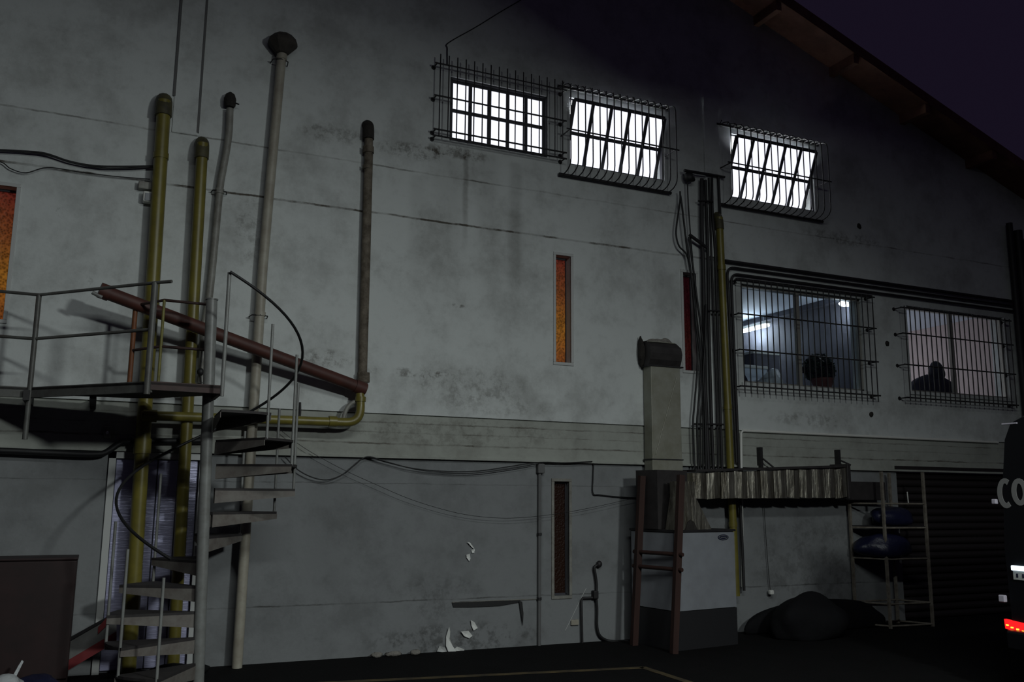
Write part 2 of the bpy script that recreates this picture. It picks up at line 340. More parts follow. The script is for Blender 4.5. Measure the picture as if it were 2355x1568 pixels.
struct(mb.build('trim_1', MT['band'], origin=(0,0,0)))
# pilaster strip at upper left, beside the yellow pipes
p0, p1 = at(415, 30), at(474, 30)
mb = MB(); mb.bbox_bev(p0.x, p1.x-0.0, -0.014, 0.02, 5.215, 11.0, 0.008); struct(mb.build('trim_2', MT['wall'], origin=(0,0,0)))
for pp in (p0.x, p1.x): m2 = MB(); m2.box(pp-0.012, pp+0.012, -0.018, 0.0, 5.25 if pp == p1.x else 5.6, 11.0); struct(m2.build('trim_joint', MT['jointgrey'], origin=(0,0,0)))
mb = MB(); mb.bbox_bev(6.98, 7.22, -0.035, 0.02, 4.7, 6.9, 0.008); struct(mb.build('trim_3', MT['wall'], origin=(0,0,0)))
mb = MB(); a, b = -6, 18
mb.prism([(a,-0.5,RZ(a)),(b,-0.5,RZ(b)),(b,-0.5,RZ(b)+0.16),(a,-0.5,RZ(a)+0.16)], (0,6,0)); roof = struct(mb.build('ceiling', MT['roof'], origin=(0,0,0)))
for i in range(7):                                                                          # purlin ends under the overhang
    x = 5.2+i*1.35; m2 = MB(); m2.box(x, x+0.09, -0.48, -0.005, RZ(x+0.045)-0.13, RZ(x+0.045)+0.01); m2.build('purlin', MT['roof'], roof)
mb = MB(); mb.box(-30, 40, -40, 0.2, -0.1, 0.0); mb.box(-30, 40, 0.2, 30, -0.1, -0.002); struct(mb.build('floor', MT['asphalt'], origin=(0,0,0)))

# painted bay line on the ground
def strip(mb, p, q, w, z0=0.001, z1=0.004):
    d = (Vector(q)-Vector(p)); n = Vector((-d.y, d.x, 0)).normalized()*w/2; p, q = Vector((p[0],p[1],z0)), Vector((q[0],q[1],z0))
    mb.prism([p-n, q-n, q+n, p+n], (0,0,z1-z0))
mb = MB(); strip(mb, (1.2,-1.0), (4.94,-1.54), 0.08); strip(mb, (4.94,-1.52), (4.9,-4.2), 0.08)
tag(mb.build('ground_marking', MT['marking']), 'worn yellow painted bay line on the dark asphalt', 'marking')

# ------------------------------------------------------------------ high lit windows
def bar_part(p, q, r, m, parent, name='bar', n=6):
    return MB().tube([p, q], r, n).build(name, m, parent)
def pane_window(name, hole, tilt, lit, Y=0.045):
    x0, x1, z0, z1 = hole; root = sroot(name, ((x0+x1)/2, Y, z0))
    fr = MB(); t = 0.02
    for a in ((x0,x1,z0,z0+t),(x0,x1,z1-t,z1),(x0,x0+t,z0,z1),(x1-t,x1,z0,z1)): fr.box(a[0],a[1],Y-0.02,Y+0.03,a[2],a[3])
    fr.build('window_frame', MT['frame'], root)
    sash = bpy.data.objects.new('sash', None); COL.objects.link(sash); sash.parent = root
    zc = (z0+z1)/2; sash.location = (0, 0.02, zc-z0); sash.rotation_euler = (tilt, 0, 0); ORG[sash.name] = Vector(((x0+x1)/2, 0, zc))
    w = x1-x0-2*t-0.02; h = z1-z0-2*t-0.02; b = 0.044; sx0 = (x0+x1)/2-w/2; sz0 = zc-h/2
    m = MB(); first = None
    for i in range(6): 
        x = sx0+w*i/5
        o = MB().box(x-b/2, x+b/2, -0.014, 0.014, sz0, sz0+h).build('mullion', MT['frame'], sash)
    for j in range(3):
        z = sz0+h*j/2; MB().box(sx0, sx0+w, -0.013, 0.013, z-b/2, z+b/2).build('glazing_bar', MT['frame'], sash)
    pw, ph = w/5-b, h/2-b; c = None
    for i in range(5):
        for j in range(2):
            if c is None:
                c = MB().bbox_bev(sx0+b/2, sx0+b/2+pw, -0.004, 0.004, sz0+b/2, sz0+b/2+ph, 0.002).build('pane', lit, sash); base = c
            else: again(base, (w/5*i, 0, h/2*j))
    return root
pane_window('window_1', HI[0], 0.0, MT['winlit'])
pane_window('window_2', HI[1], math.radians(20), MT['winlit'])
pane_window('window_3', HI[2], math.radians(24), MT['winlit'])
# the bright loft behind these windows
mb = MB(); mb.box(3.0, 9.4, 1.7, 1.8, 5.2, 7.0); mb.box(3.0, 9.4, TH+0.001, 1.8, 6.95, 7.0); mb.box(3.0, 9.4, TH+0.001, 1.8, 5.15, 5.2)
mb.box(2.95, 3.0, TH+0.001, 1.8, 5.15, 7.0); mb.box(9.4, 9.45, TH+0.001, 1.8, 5.15, 7.0)
struct(mb.build('wall_loft', MT['white'], origin=(0,0,0)))
for x in (4.2, 6.0, 8.0):
    l = bpy.data.lights.new('loft_lamp', 'AREA'); l.energy = 600; l.color = (0.86, 0.9, 1.0); l.shape = 'RECTANGLE'; l.size = 1.4; l.size_y = 0.5
    o = bpy.data.objects.new('loft_lamp', l); COL.objects.link(o); look_at(o, (x, 0.7, 6.9), (x, 1.4, 5.9))

# ------------------------------------------------------------------ grilles
def flat_grille(name, xs, ztip, zbot, rails, Y, label, r=0.0075, rr=0.011, over=(0.06, 0.06), hooks=0.0):
    root = thing(name, ((xs[0]+xs[-1])/2, Y, zbot), label, 'window grille')
    first = bar_part((xs[0], Y, zbot), (xs[0], Y, ztip), r, MT['dark'], root)
    for x in xs[1:]: again(first, (x-xs[0], 0, 0))
    for z in rails:
        ra = bar_part((xs[0]-over[0], Y+0.012, z), (xs[-1]+over[1], Y+0.012, z), rr, MT['dark'], root, 'rail')
        for x in (xs[0]-over[0]*0.6, xs[-1]+over[1]*0.6): MB().tube([(x, Y+0.012, z), (x, 0.0, z)], 0.009, 6).tube([(x, -0.006, z), (x, 0.001, z)], 0.028, 8).build('wall_bracket', MT['dark'], ra)
    return root
Y1 = -0.14
xa, xb = at(1012, 200, Y1).x, at(1294, 260, Y1).x
flat_grille('window_grille', [xa+(xb-xa)*i/15 for i in range(16)], at(1012, 124, Y1).z, at(1007, 313, Y1).z,
            [at(1012, 145, Y1).z, at(1010, 219, Y1).z, at(1006, 296, Y1).z, at(1007, 311, Y1).z], Y1,
            'dark iron grille with spiked bars over the leftmost lit high window')
def belly_grille(name, x0, x1, zt, zb, Y, zmid, label, nb=16, r=0.0075):
    root = thing(name, ((x0+x1)/2, Y, zb), label, 'window grille')
    path = arc((x0,-0.02,zt), (x0,Y,zt), (x0,Y,zt-0.12), 4)+[(x0,Y,zb+0.22)]+arc((x0,Y,zb+0.14), (x0,Y,zb), (x0,-0.04,zb), 5)
    first = MB().tube(path, r, 6).build('bar', MT['dark'], root)
    for i in range(1, nb): again(first, ((x1-x0)*i/(nb-1), 0, 0))
    for (z, y, n) in ((zt, -0.03, 'rail'), (zb, -0.045, 'rail'), (zmid, Y+0.013, 'rail')):
        ra = bar_part((x0-0.05, y, z), (x1+0.05, y, z), 0.022 if y > -0.1 else 0.010, MT['dark'], root, n)
        if y < -0.1:
            for x in (x0, x1): MB().tube([(x, y, z), (x, 0, z)], 0.009, 6).build('wall_bracket', MT['dark'], ra)
    # curled finials along the top edge
    f = MB().tube(arc((x0,-0.03,zt), (x0,-0.10,zt+0.05), (x0+0.015,-0.05,zt+0.055), 4), 0.006, 5).build('finial', MT['dark'], root)
    for i in range(1, nb): again(f, ((x1-x0)*i/(nb-1), 0, 0))
    return root
Yb = -0.26
belly_grille('window_grille', at(1313, 300, Yb).x, at(1556, 350, Yb).x, at(1308, 206, 0).z, at(1312, 408, 0).z, Yb, at(1330, 299, Yb).z,
             'dark bellied iron grille over the middle lit high window')
belly_grille('window_grille', at(1684, 400, Yb).x, at(1908, 430, Yb).x, at(1678, 294, 0).z, at(1688, 478, 0).z, Yb, at(1700, 376, Yb).z,
             'dark bellied iron grille over the rightmost lit high window')
Y4 = -0.16
def pitchbars(pa, pb, n, Y): 
    a, b = at(*pa, Y).x, at(*pb, Y).x; return [a+(b-a)*i/(n-1) for i in range(n)]
flat_grille('window_grille', pitchbars((1706, 700), (2009, 740), 24, Y4), at(1704, 640, Y4).z, at(1711, 903, Y4).z,
            [at(1704, 643, Y4).z, at(1703, 720, Y4).z, at(1706, 803, Y4).z, at(1709, 887, Y4).z], Y4,
            'dark grille of upright bars over the room window with the lamps', 0.008, 0.010)
flat_grille('window_grille', pitchbars((2086, 800), (2330, 840), 23, Y4), at(2082, 703, Y4).z, at(2097, 922, Y4).z,
            [at(2082, 707, Y4).z, at(2086, 766, Y4).z, at(2092, 838, Y4).z, at(2096, 914, Y4).z], Y4,
            'dark grille of upright bars over the pink lit room window', 0.008, 0.010)

# ------------------------------------------------------------------ room windows and the rooms behind them
def room_window(name, hole, Y=0.08):
    x0, x1, z0, z1 = hole; root = sroot(name, ((x0+x1)/2, Y, z0)); t = 0.03
    f = MB()
    for a in ((x0,x1,z0,z0+t),(x0,x1,z1-t,z1),(x0,x0+t,z0,z1),(x1-t,x1,z0,z1)): f.box(a[0],a[1],Y-0.03,Y+0.03,a[2],a[3])
    f.build('window_frame', MT['alu'], root)
    xm = x0+(x1-x0)*0.47; MB().box(xm-0.03, xm+0.03, Y-0.025, Y+0.025, z0+t, z1-t).build('meeting_stile', MT['alu'], root)
    MB().box(x0+t, xm-0.03, Y-0.004, Y+0.004, z0+t, z1-t).build('pane', MT['glass'], root)
    MB().box(xm+0.03, x1-t, Y-0.004, Y+0.004, z0+t, z1-t).build('pane', MT['glass'], root)
    MB().box(x0-0.05, x1+0.05, -0.03, 0.05, z0-0.045, z0).build('window_sill', MT['wall'], root)
    return root
room_window('window_4', RM[0]); room_window('window_5', RM[1])
def room(tag_, x0, x1, dep, zf, zc, mw, mc, mb_):
    struct(MB().box(x0, x1, TH+0.002, dep, zc, zc+0.05).build('ceiling_'+tag_, mc, origin=(0,0,0)))
    struct(MB().box(x0, x1, TH+0.002, dep, zf-0.05, zf).build('floor_'+tag_, MT['roomgrey'], origin=(0,0,0)))
    struct(MB().box(x0, x1, dep, dep+0.05, zf-0.05, zc+0.05).build('wall_'+tag_+'_end', mb_, origin=(0,0,0)))
    struct(MB().box(x1, x1+0.06, TH+0.002, dep+0.05, zf-0.05, zc+0.05).build('wall_'+tag_+'_right', mw, origin=(0,0,0)))
    struct(MB().box(x0-0.06, x0, TH+0.002, dep+0.05, zf-0.05, zc+0.05).build('wall_'+tag_+'_left', mw, origin=(0,0,0)))
room('office', 6.9, 9.95, 7.6, 2.55, 4.60, MT['roomgrey'], MT['roomwhite'], MT['roomgrey'])
room('store', 10.15, 12.76, 6.0, 2.55, 4.52, MT['roompink'], MT['roomwhite'], MT['roompink'])
# beam along the office's right wall
struct(MB().box(9.84, 9.949, TH+0.01, 7.5, 4.52, 4.599).build('trim_4', MT['roomgrey'], origin=(0,0,0)))
def tube_lamp(c, d, ln, label, e, shade=True):
    root = thing('tube_lamp', c, label, 'lamp'); c = Vector(c); d = Vector(d).normalized()
    MB().tube([c-d*ln/2, c+d*ln/2], 0.028, 8).build('tube', MT['tube'], root)
    n = Vector((-d.y, d.x, 0))*0.05
    MB().prism([c-d*ln/2-n+Vector((0,0,.03)), c+d*ln/2-n+Vector((0,0,.03)), c+d*ln/2+n+Vector((0,0,.03)), c-d*ln/2+n+Vector((0,0,.03))], (0,0,0.04)).build('housing', MT['white'], root)
    for k in (-0.35, 0.35): MB().tube([c+d*ln*k+Vector((0,0,.06)), (c+d*ln*k).xy.to_3d()+Vector((0,0,4.60))], 0.006, 5).build('hanger_rod', MT['white'], root)
    l = bpy.data.lights.new('tube_light', 'POINT'); l.energy = e; l.color = (0.82, 0.92, 1.0); l.shadow_soft_size = 0.2
    o = bpy.data.objects.new('tube_light', l); COL.objects.link(o); o.parent = root; o.location = (0, 0, -0.1)
tube_lamp((9.80, 2.55, 4.41), (0, 1, 0), 0.75, 'long fluorescent tube glowing low in the left pane of the room window', 26)
root = thing('round_lamp', (9.82, 0.46, 4.445), 'oval white lamp glowing at top right of the room window', 'lamp')
MB().lathe((9.82, 0.46, 4.445), [(0.03,0.03),(0.11,0.02),(0.126,0.0),(0.10,-0.03),(0.03,-0.04)], 20).build('diffuser', MT['tube'], root)
MB().lathe((9.82, 0.46, 4.48), [(0.09,0.0),(0.09,0.115)], 16).build('housing', MT['white'], root)
l = bpy.data.lights.new('round_light', 'POINT'); l.energy = 4; l.color = (0.85, 0.93, 1.0); l.shadow_soft_size = 0.12
o = bpy.data.objects.new('round_light', l); COL.objects.link(o); o.parent = root; o.location = (-0.05, 0.05, -0.15)
l = bpy.data.lights.new('store_lamp', 'POINT'); l.energy = 34; l.color = (0.97, 0.97, 1.0); l.shadow_soft_size = 0.2
o = bpy.data.objects.new('store_lamp', l); COL.objects.link(o); o.location = (11.0, 2.2, 3.3)
# office contents
root = thing('potted_plant', (9.14, 0.33, 3.10), 'dark bushy potted plant standing inside the barred room window', 'plant')
MB().lathe((9.14, 0.33, 3.10), [(0.10,0.0),(0.15,0.14),(0.165,0.17),(0.15,0.18)], 16).build('pot', MT['pot'], root)
rnd = random.Random(3); fo = MB()
for i in range(1100):
    th, ph = rnd.uniform(0, 6.28), math.acos(rnd.uniform(-0.6, 1)); rr = rnd.uniform(0.5, 1)**0.5
    c = Vector((9.12+0.25*rr*math.sin(ph)*math.cos(th), 0.36+0.16*rr*math.sin(ph)*math.sin(th), 3.40+0.22*rr*math.cos(ph)))
    d = Vector((rnd.uniform(-1,1), rnd.uniform(-1,1), rnd.uniform(-.6,1))).normalized()*0.05; n = d.cross(Vector((rnd.uniform(-1,1),rnd.uniform(-1,1),1))).normalized()*0.022
    fo.raw([c-d, c+n, c+d, c-n], [(0,1,2,3)])
f = fo.build('foliage', MT['leaf'], root); f['kind'] = 'stuff'
MB().tube([(9.14,0.33,3.26),(9.15,0.35,3.42)], 0.012, 6).build('stem', MT['pot'], root)
def crate(name, x0, x1, y0, y1, z0, z1, m, label, cat):
    root = thing(name, ((x0+x1)/2, (y0+y1)/2, z0), label, cat)
    MB().bbox_bev(x0, x1, y0, y1, z0, z1-0.04, 0.01).build('body', m, root); MB().bbox_bev(x0-0.01, x1+0.01, y0-0.01, y1+0.01, z1-0.045, z1, 0.008).build('lid', MT['white'], root); return root
tag(MB().blob((8.45, 0.62, 2.85), 0.34, 0.2, 0.55, 81, 0.2, 3, 2.55).build('white_sack', MT['whitebag']), 'crumpled pale sack inside the barred window, left of the plant', 'sack')
crate('storage_box', 8.1, 8.7, 0.95, 1.3, 2.55, 3.5, MT['roomwhite'], 'pale carton just behind the crumpled sack in the barred room', 'box')
crate('storage_box', 9.0, 9.5, 1.6, 2.3, 2.55, 3.85, MT['roomgrey'], 'tall grey cabinet standing behind the potted plant', 'cabinet')
crate('storage_box', 8.5, 9.1, 3.6, 4.2, 2.55, 3.9, MT['roomwhite'], 'white carton deep in the room behind the pale box', 'box')
root = thing('office_chair', (7.75, 0.5, 2.6), 'dark high-backed chair leaning at the lower left of the barred window', 'chair')
MB().prism([(7.55,0.45,2.95),(8.0,0.45,2.95),(7.93,0.45,3.22),(7.70,0.45,3.52),(7.57,0.45,3.55)], (0,0.06,0)).build('backrest', MT['cloth'], root)
MB().bbox_bev(7.5, 8.0, 0.4, 0.85, 2.9, 2.97, 0.02).build('seat', MT['cloth'], root)
MB().tube([(7.75,0.6,2.55),(7.75,0.6,2.9)], 0.03, 8).build('pedestal', MT['dark'], root)
root = thing('dark_shape', (11.42, 0.42, 3.14), 'dark heaped shape on the sill of the pink window', 'bundle')  # shape of unknown kind, modelled as a dark heap
MB().blob((11.38,0.40,3.22), 0.50, 0.13, 0.26, 5, 0.10, 3, 2.9).build('heap', MT['cloth'], root)
MB().blob((11.45,0.38,3.52), 0.13, 0.10, 0.17, 9, 0.08, 3).build('top_roll', MT['cloth'], root)

# ------------------------------------------------------------------ slit windows with coloured glass
def slit(name, hole, m, y0, Yg=0.13):
    x0, x1, z0, z1 = hole; root = sroot(name, ((x0+x1)/2, Yg, z0)); t = 0.022; w = 0.035
    MB().box(x0, x1, Yg, Yg+0.012, z0, z1).build('pane', m, root)
    tr = MB()
    for a in ((x0-w,x1+w,z1,z1+w),(x0-w,x1+w,z0-w,z0),(x0-w,x0,z0,z1),(x1,x1+w,z0,z1)): tr.bbox_bev(a[0],a[1],y0-0.014,y0+0.012,a[2],a[3],0.004)
    tr.build('window_frame', MT['trimw'] if y0 == 0.0 else MT['greypipe'], root)
    g = MB()
    for a in ((x0,x1,z1-t,z1),(x0,x1,z0,z0+t),(x0,x0+t,z0,z1),(x1-t*0.4,x1,z0,z1)): g.box(a[0],a[1],Yg-0.02,Yg+0.02,a[2],a[3])
    g.build('glazing_frame', MT['frame'], root); return root
slit('window_6', NA[0], MT['amber'], 0.0); slit('window_7', NA[1], MT['amberred'], 0.0); slit('window_8', NA[2], MT['amber'], 0.0); slit('window_9', NL[0], MT['amberoff'], 0.045)

# ------------------------------------------------------------------ doors
root = sroot('door_1', (0.53, 0.1, 0)); f = MB()
for a in ((0.10,0.16,0,2.0),(0.91,0.97,0,2.0),(0.10,0.97,1.94,2.0)): f.box(a[0],a[1],0.02,0.12,a[2],a[3])
f.build('door_frame', MT['trimw'], root)
for i in range(4):
    x = 0.165+i*0.186; MB().bbox_bev(x, x+0.178, 0.07, 0.10, 0.02, 1.935, 0.006).build('panel', MT['door'], root)
MB().box(0.16, 0.91, 0.10, 0.115, 0.0, 1.94).build('backing', MT['frame'], root)
root = sroot('door_2', (11.1, 0.15, 0))  # dark slats fill the whole opening as far as the van
s0 = MB().tube([(10.12,0.15,0.05),(13.0,0.15,0.05)], 0.05, 8).build('slat', MT['doordark'], root)
for i in range(1, 20): again(s0, (0, 0, 0.1*i))
MB().box(10.06, 13.05, 0.0, 0.06, 2.0, 2.08).build('lintel', MT['doordark'], root)

# ------------------------------------------------------------------ landing with guard rails
ZD, ZR, ZM = 2.50, 3.32, 2.93
A = atz(90, 678, ZR); B_ = atz(357, 650, ZR); E_ = atz(395, 647, ZR); L0 = Vector((-2.4, A.y-0.03, ZR))
Cc = Vector((0.91, -0.92, 0))                                                                # spiral stair column
land = thing('steel_landing', (-0.4, -0.6, ZD), 'steel landing platform with pipe guard rails at the head of the spiral stair', 'landing')
pA, pB, pC = Vector((A.x, A.y, ZD)), Vector((B_.x+0.02, B_.y, ZD)), Vector((Cc.x, Cc.y-0.55, ZD))
poly = [(-2.4, A.y-0.03, ZD-0.02), (pA.x, pA.y, ZD-0.02), (pB.x, pB.y, ZD-0.02), (pC.x, pC.y, ZD-0.02), (Cc.x, Cc.y, ZD-0.02), (0.42, -0.35, ZD-0.02), (0.20, -0.28, ZD-0.02), (-2.4, -0.02, ZD-0.02)]
MB().prism(poly, (0,0,0.02)).build('deck_plate', MT['treadtop'], land)
def edge(p, q, h, m, name='edge_beam', t=0.03, top=0.008):
    p, q = Vector(p), Vector(q); d = (q-p).normalized(); n = Vector((-d.y, d.x, 0))*t
    return MB().prism([p+Vector((0,0,top)), q+Vector((0,0,top)), q+Vector((0,0,top-h)), p+Vector((0,0,top-h))], n).build(name, m, land)
edge((-2.4, A.y-0.03, ZD), pA, 0.09, MT['railgrey']); edge(pA, pB, 0.09, MT['railgrey']); edge(pB, pC, 0.07, MT['darkred']); edge(pC, Cc+Vector((0,0,ZD)), 0.07, MT['darkred'])
for x in (-1.6, -0.62, -0.1): MB().box(x, x+0.05, -1.0 if x > -0.5 else -0.6, 0.0, ZD-0.11, ZD-0.022).build('joist', MT['dark'], land)
def post(p, z0, z1, r, m): return MB().tube([(p.x, p.y, z0), (p.x, p.y, z1)], r, 8).build('post', m, land)
post(A, 2.06, ZR, 0.022, MT['railgrey']); post(B_, ZD-0.1, ZR, 0.026, MT['railgrey'])
MB().tube([L0, A, B_, E_], 0.014, 8).build('top_rail', MT['railgrey'], land)
MB().tube([L0-Vector((0,0,ZR-ZM)), Vector((A.x, A.y, ZM)), Vector((B_.x, B_.y, ZM))], 0.014, 8).build('middle_rail', MT['railgrey'], land)
q0 = atz(312, 702, ZR); q1 = atz(378, 690, ZR); q2 = atz(478, 700, ZR)
post(q0, ZD-0.02, ZR, 0.022, MT['orange'])['label'] = 'orange rusty post'; post(q1, ZD-0.02, ZR, 0.013, MT['olive'])['label'] = 'olive yellow post'
MB().tube([q0, q1, q2], 0.013, 8).build('top_rail', MT['darkred'], land)
MB().tube([Vector((p.x, p.y, ZM-0.03)) for p in (q0, q1, q2)], 0.013, 8).build('middle_rail', MT['darkred'], land)

# ------------------------------------------------------------------ spiral staircase
st = thing('spiral_staircase', (Cc.x, Cc.y, 0), 'grey steel spiral staircase with open wedge treads and curved handrail', 'staircase')
ct = at(487, 690, Cc.y)
MB().tube([(Cc.x+0.01, Cc.y, 0), (ct.x, Cc.y, ct.z)], 0.05, 14).tube([(ct.x, Cc.y, ct.z), (ct.x, Cc.y, ct.z+0.012)], 0.056, 14).build('column', MT['stairgrey'], st)
MB().lathe((Cc.x+0.01, Cc.y, 0), [(0.13,0),(0.13,0.012),(0.06,0.015)], 16).build('base_plate', MT['dark'], st)
RS, RI = 0.74, ZD/12.0
def pol(a, r, z): return Vector((Cc.x+r*math.cos(math.radians(a)), Cc.y+r*math.sin(math.radians(a)), z))
ang = lambda n: 225-30*(n-1)
for n in range(1, 12):
    z = RI*n; a = ang(n); sec = [pol(a-17, 0.05, z)]+[pol(a-17+34*k/4, RS, z) for k in range(5)]+[pol(a+17, 0.05, z)]
    t = MB().prism([p-Vector((0,0,0.022)) for p in sec], (0,0,0.022)).build('tread', MT['treadtop'], st)
    for s in (-17, 17):
        p, q = pol(a+s, 0.05, z-0.022), pol(a+s, RS, z-0.022); dn = (q-p).cross(Vector((0,0,1))).normalized()*0.006
        MB().prism([p, q, q-Vector((0,0,0.045)), p-Vector((0,0,0.11))], dn).build('carrier_plate', MT['treadside'], t)
    # outer baluster shared with the tread below
    hz = RI*(n-0.5)+0.86; b0 = pol(a+15, RS-0.01, max(0.0, RI*(n-1)-0.01)); b1 = pol(a+15, RS-0.01, hz)
    if n in (1, 2, 3, 5, 7, 8, 9, 10, 11): MB().tube([b0, b1], 0.0125, 8).build('baluster', MT['stairgrey'], st)
MB().tube([pol(-92, RS-0.03, ZD-0.1), pol(-92, RS-0.03, 3.44)], 0.016, 8).build('baluster', MT['stairgrey'], st)
hp = [pol(-92+i*6, RS+0.0, 3.44-(i*6/30.0)*RI) for i in range(0, 57)]
MB().tube(hp, 0.0125, 8).build('handrail', MT['black'], st)

# ------------------------------------------------------------------ wall pipes, left
def collar(mb, p, d, r, l=0.05): d = Vector(d).normalized(); mb.tube([Vector(p)-d*l/2, Vector(p)+d*l/2], r, 14)
def vpipe(name, pts, r, m, label, rings=(), elbow=True, capm=None, n=14, cat='pipe', brk=()):
    root = thing(name, tuple(pts[-1]), label, cat)
    MB().tube(pts, r, n).build('pipe_run', m, root); d = Vector(pts[1])-Vector(pts[0])
    for (p, rr, l) in rings: c = MB(); collar(c, p, d, rr, l); c.build('coupling', m, root)
    if elbow:
        t = Vector(pts[0]); MB().tube(arc(t-Vector((0,0,0.16)), t+Vector((0,0,0.07)), (t.x, 0.02, t.z+0.03), 7), r*1.22, n).build('elbow', capm or m, root)
    for p in brk:
        p = Vector(p); MB().tube([(p.x-r-0.04, -0.004, p.z), (p.x-r-0.03, p.y-0.01, p.z), (p.x, p.y-r-0.004, p.z), (p.x+r+0.03, p.y-0.01, p.z), (p.x+r+0.04, -0.004, p.z)], 0.006, 5).build('pipe_clip', MT['dark'], root)
    return root
yp = -0.13
v = lambda px, py, Y: at(px, py, Y)
pt, pb = v(378, 232, yp), v(297, 1520, yp); pb.z = 0.0
m1 = lambda z: pt.lerp(pb, (pt.z-z)/(pt.z-pb.z))
vpipe('waste_pipe', [pt, pb], 0.066, MT['yellow'], 'thick yellow-green pipe rising beside the orange slit window, leftmost of the tall pipes', [(m1(2.05), 0.078, 0.14), (m1(4.9), 0.074, 0.06), (m1(3.4), 0.072, 0.05)], True, MT['yellow_dirty'])
pt2, pb2 = v(466, 330, yp), v(400, 1500, yp); pb2.z = 0.0
m2 = lambda z: pt2.lerp(pb2, (pt2.z-z)/(pt2.z-pb2.z))
vpipe('waste_pipe', [pt2, pb2], 0.056, MT['yellow'], 'yellow-green pipe second from left, ending lower with a dark bend', [(m1(9), 0.001, 0.001)] and [(m2(2.62), 0.066, 0.1), (m2(0.95), 0.064, 0.08)], True, MT['yellow_dirty'])
pts = [v(529, 250, -0.07), v(527, 300, -0.07), v(521, 345, -0.07), v(512, 395, -0.07), v(505, 440, -0.07), v(490, 600, -0.07), v(480, 690, -0.07), v(470, 755, -0.07), v(463, 880, -0.07)]
vpipe('mast_conduit', smooth_path(pts, 3), 0.036, MT['greypipe'], 'thin bent grey conduit with a dark hooded head between yellow and cream pipes', [(pts[4], 0.045, 0.05)], False, brk=[pts[4]])
root = thing('conduit_hood', tuple(v(529, 250, -0.07)), 'small dark weather hood on top of the bent grey conduit', 'pipe cap')
h = v(529, 232, -0.07); MB().lathe(h-Vector((0,0,0.07)), [(0.045,0),(0.058,0.02),(0.062,0.09),(0.045,0.14),(0.012,0.165)], 14).build('hood', MT['roughdark'], root)
MB().tube([h, h+Vector((0.09,-0.02,-0.03))], 0.008, 6).build('wire_tail', MT['black'], root)
pts = [v(650, 118, -0.1), v(646, 150, -0.1), v(619, 446, -0.1), v(604, 620, -0.1), v(597, 730, -0.1), v(545, 1533, -0.1)]
pts[-1].z = 0.0; c4 = vpipe('vent_pipe', pts, 0.049, MT['cream'], 'tall cream vent pipe running from the ground to a mushroom cap', [(v(598, 722, -0.1), 0.056, 0.04), (v(648, 132, -0.1), 0.056, 0.05)], False, brk=[v(597, 726, -0.1), v(645, 140, -0.1)])
cp = v(650, 105, -0.1); MB().lathe(cp, [(0.052,-0.10),(0.07,-0.09),(0.15,0.0),(0.158,0.02),(0.155,0.05),(0.10,0.11),(0.03,0.13)], 9, smooth=False).build('mushroom_cap', MT['capgrey'], c4)
pts = [v(848, 320, -0.07), v(848, 352, -0.07), v(841, 600, -0.07), v(834, 853, -0.07), v(833, 890, -0.09)]
c5 = vpipe('rusty_downpipe', pts, [0.046, 0.048, 0.05, 0.048, 0.056], MT['rust'], 'rusty grey downpipe with a black boot feeding the red diagonal pipe', [(v(847, 345, -0.07), 0.062, 0.07), (v(836, 868, -0.08), 0.066, 0.10), (v(845, 385, -0.07), 0.054, 0.04)], False)
t = v(848, 300, -0.07); MB().tube(arc(t-Vector((0,0,0.10)), t+Vector((0,0,0.09)), (t.x, 0.01, t.z+0.08), 7), 0.063, 14).build('boot', MT['roughdark'], c5)
# red diagonal pipe
ra, rb = v(230, 667, -0.52), v(838, 895, -0.15)
root = thing('diagonal_pipe', tuple(rb), 'rust red pipe sloping down across the yellow pipes to the downpipe', 'pipe')
MB().tube([ra, rb], 0.063, 16, caps=False).tube([ra+(rb-ra)*0.002, rb], 0.052, 16, caps=False).tube([ra+(rb-ra)*0.05, ra+(rb-ra)*0.051], 0.05, 16).build('pipe_run', MT['red'], root)
c = MB(); collar(c, ra+(rb-ra)*0.015, rb-ra, 0.073, 0.09); c.build('socket', MT['red'], root)
c = MB(); collar(c, rb-(rb-ra)*0.02, rb-ra, 0.072, 0.12); c.build('coupling', MT['red'], root)
MB().tube([v(212, 672, -0.56), v(235, 684, -0.56)], 0.018, 8).build('clamp', MT['stairgrey'], root)
# yellow horizontal pipe
hy = -0.2; e1, e2 = v(827, 925, -0.15), v(815, 968, hy)
root = thing('cross_pipe', tuple(v(600, 968, hy)), 'yellow horizontal pipe with an elbow under the red pipe, behind the stair', 'pipe')
run = [v(828, 905, -0.16), v(829, 930, -0.17)]+arc(v(829, 935, -0.17), v(830, 972, hy), v(795, 971, hy), 7)+[v(660, 966, hy), v(325, 955, hy)]
MB().tube(run, 0.046, 14).build('pipe_run', MT['yellow'], root)
c = MB(); collar(c, v(829, 918, -0.165), (0,0,1), 0.056, 0.05); c.build('coupling', MT['yellow'], root)
c = MB(); collar(c, v(765, 969, hy), (1,0,0), 0.055, 0.08); c.build('coupling', MT['yellow'], root)
c = MB(); collar(c, v(345, 956, hy), (1,0,0), 0.058, 0.12); c.build('coupling', MT['yellow'], root)
tag(MB().tube(arc(v(790, 962, -0.14), v(798, 922, -0.14), v(826, 922, -0.14), 8), 0.022, 10).build('breather_bend', MT['greypipe']), 'small pale bent pipe tucked beside the yellow elbow', 'pipe')
# conduit at the foot of the landing
yc = -0.05
tag(MB().tube(smooth_path([v(-140, 1034, yc), v(0, 1036, yc), v(140, 1042, yc), v(225, 1044, yc), v(252, 1035, yc), v(275, 1020, yc), v(300, 1015, yc), v(470, 1013, yc)], 4), 0.028, 10).build('black_conduit', MT['black']), 'thick black conduit stepping up along the wall beneath the landing', 'conduit')
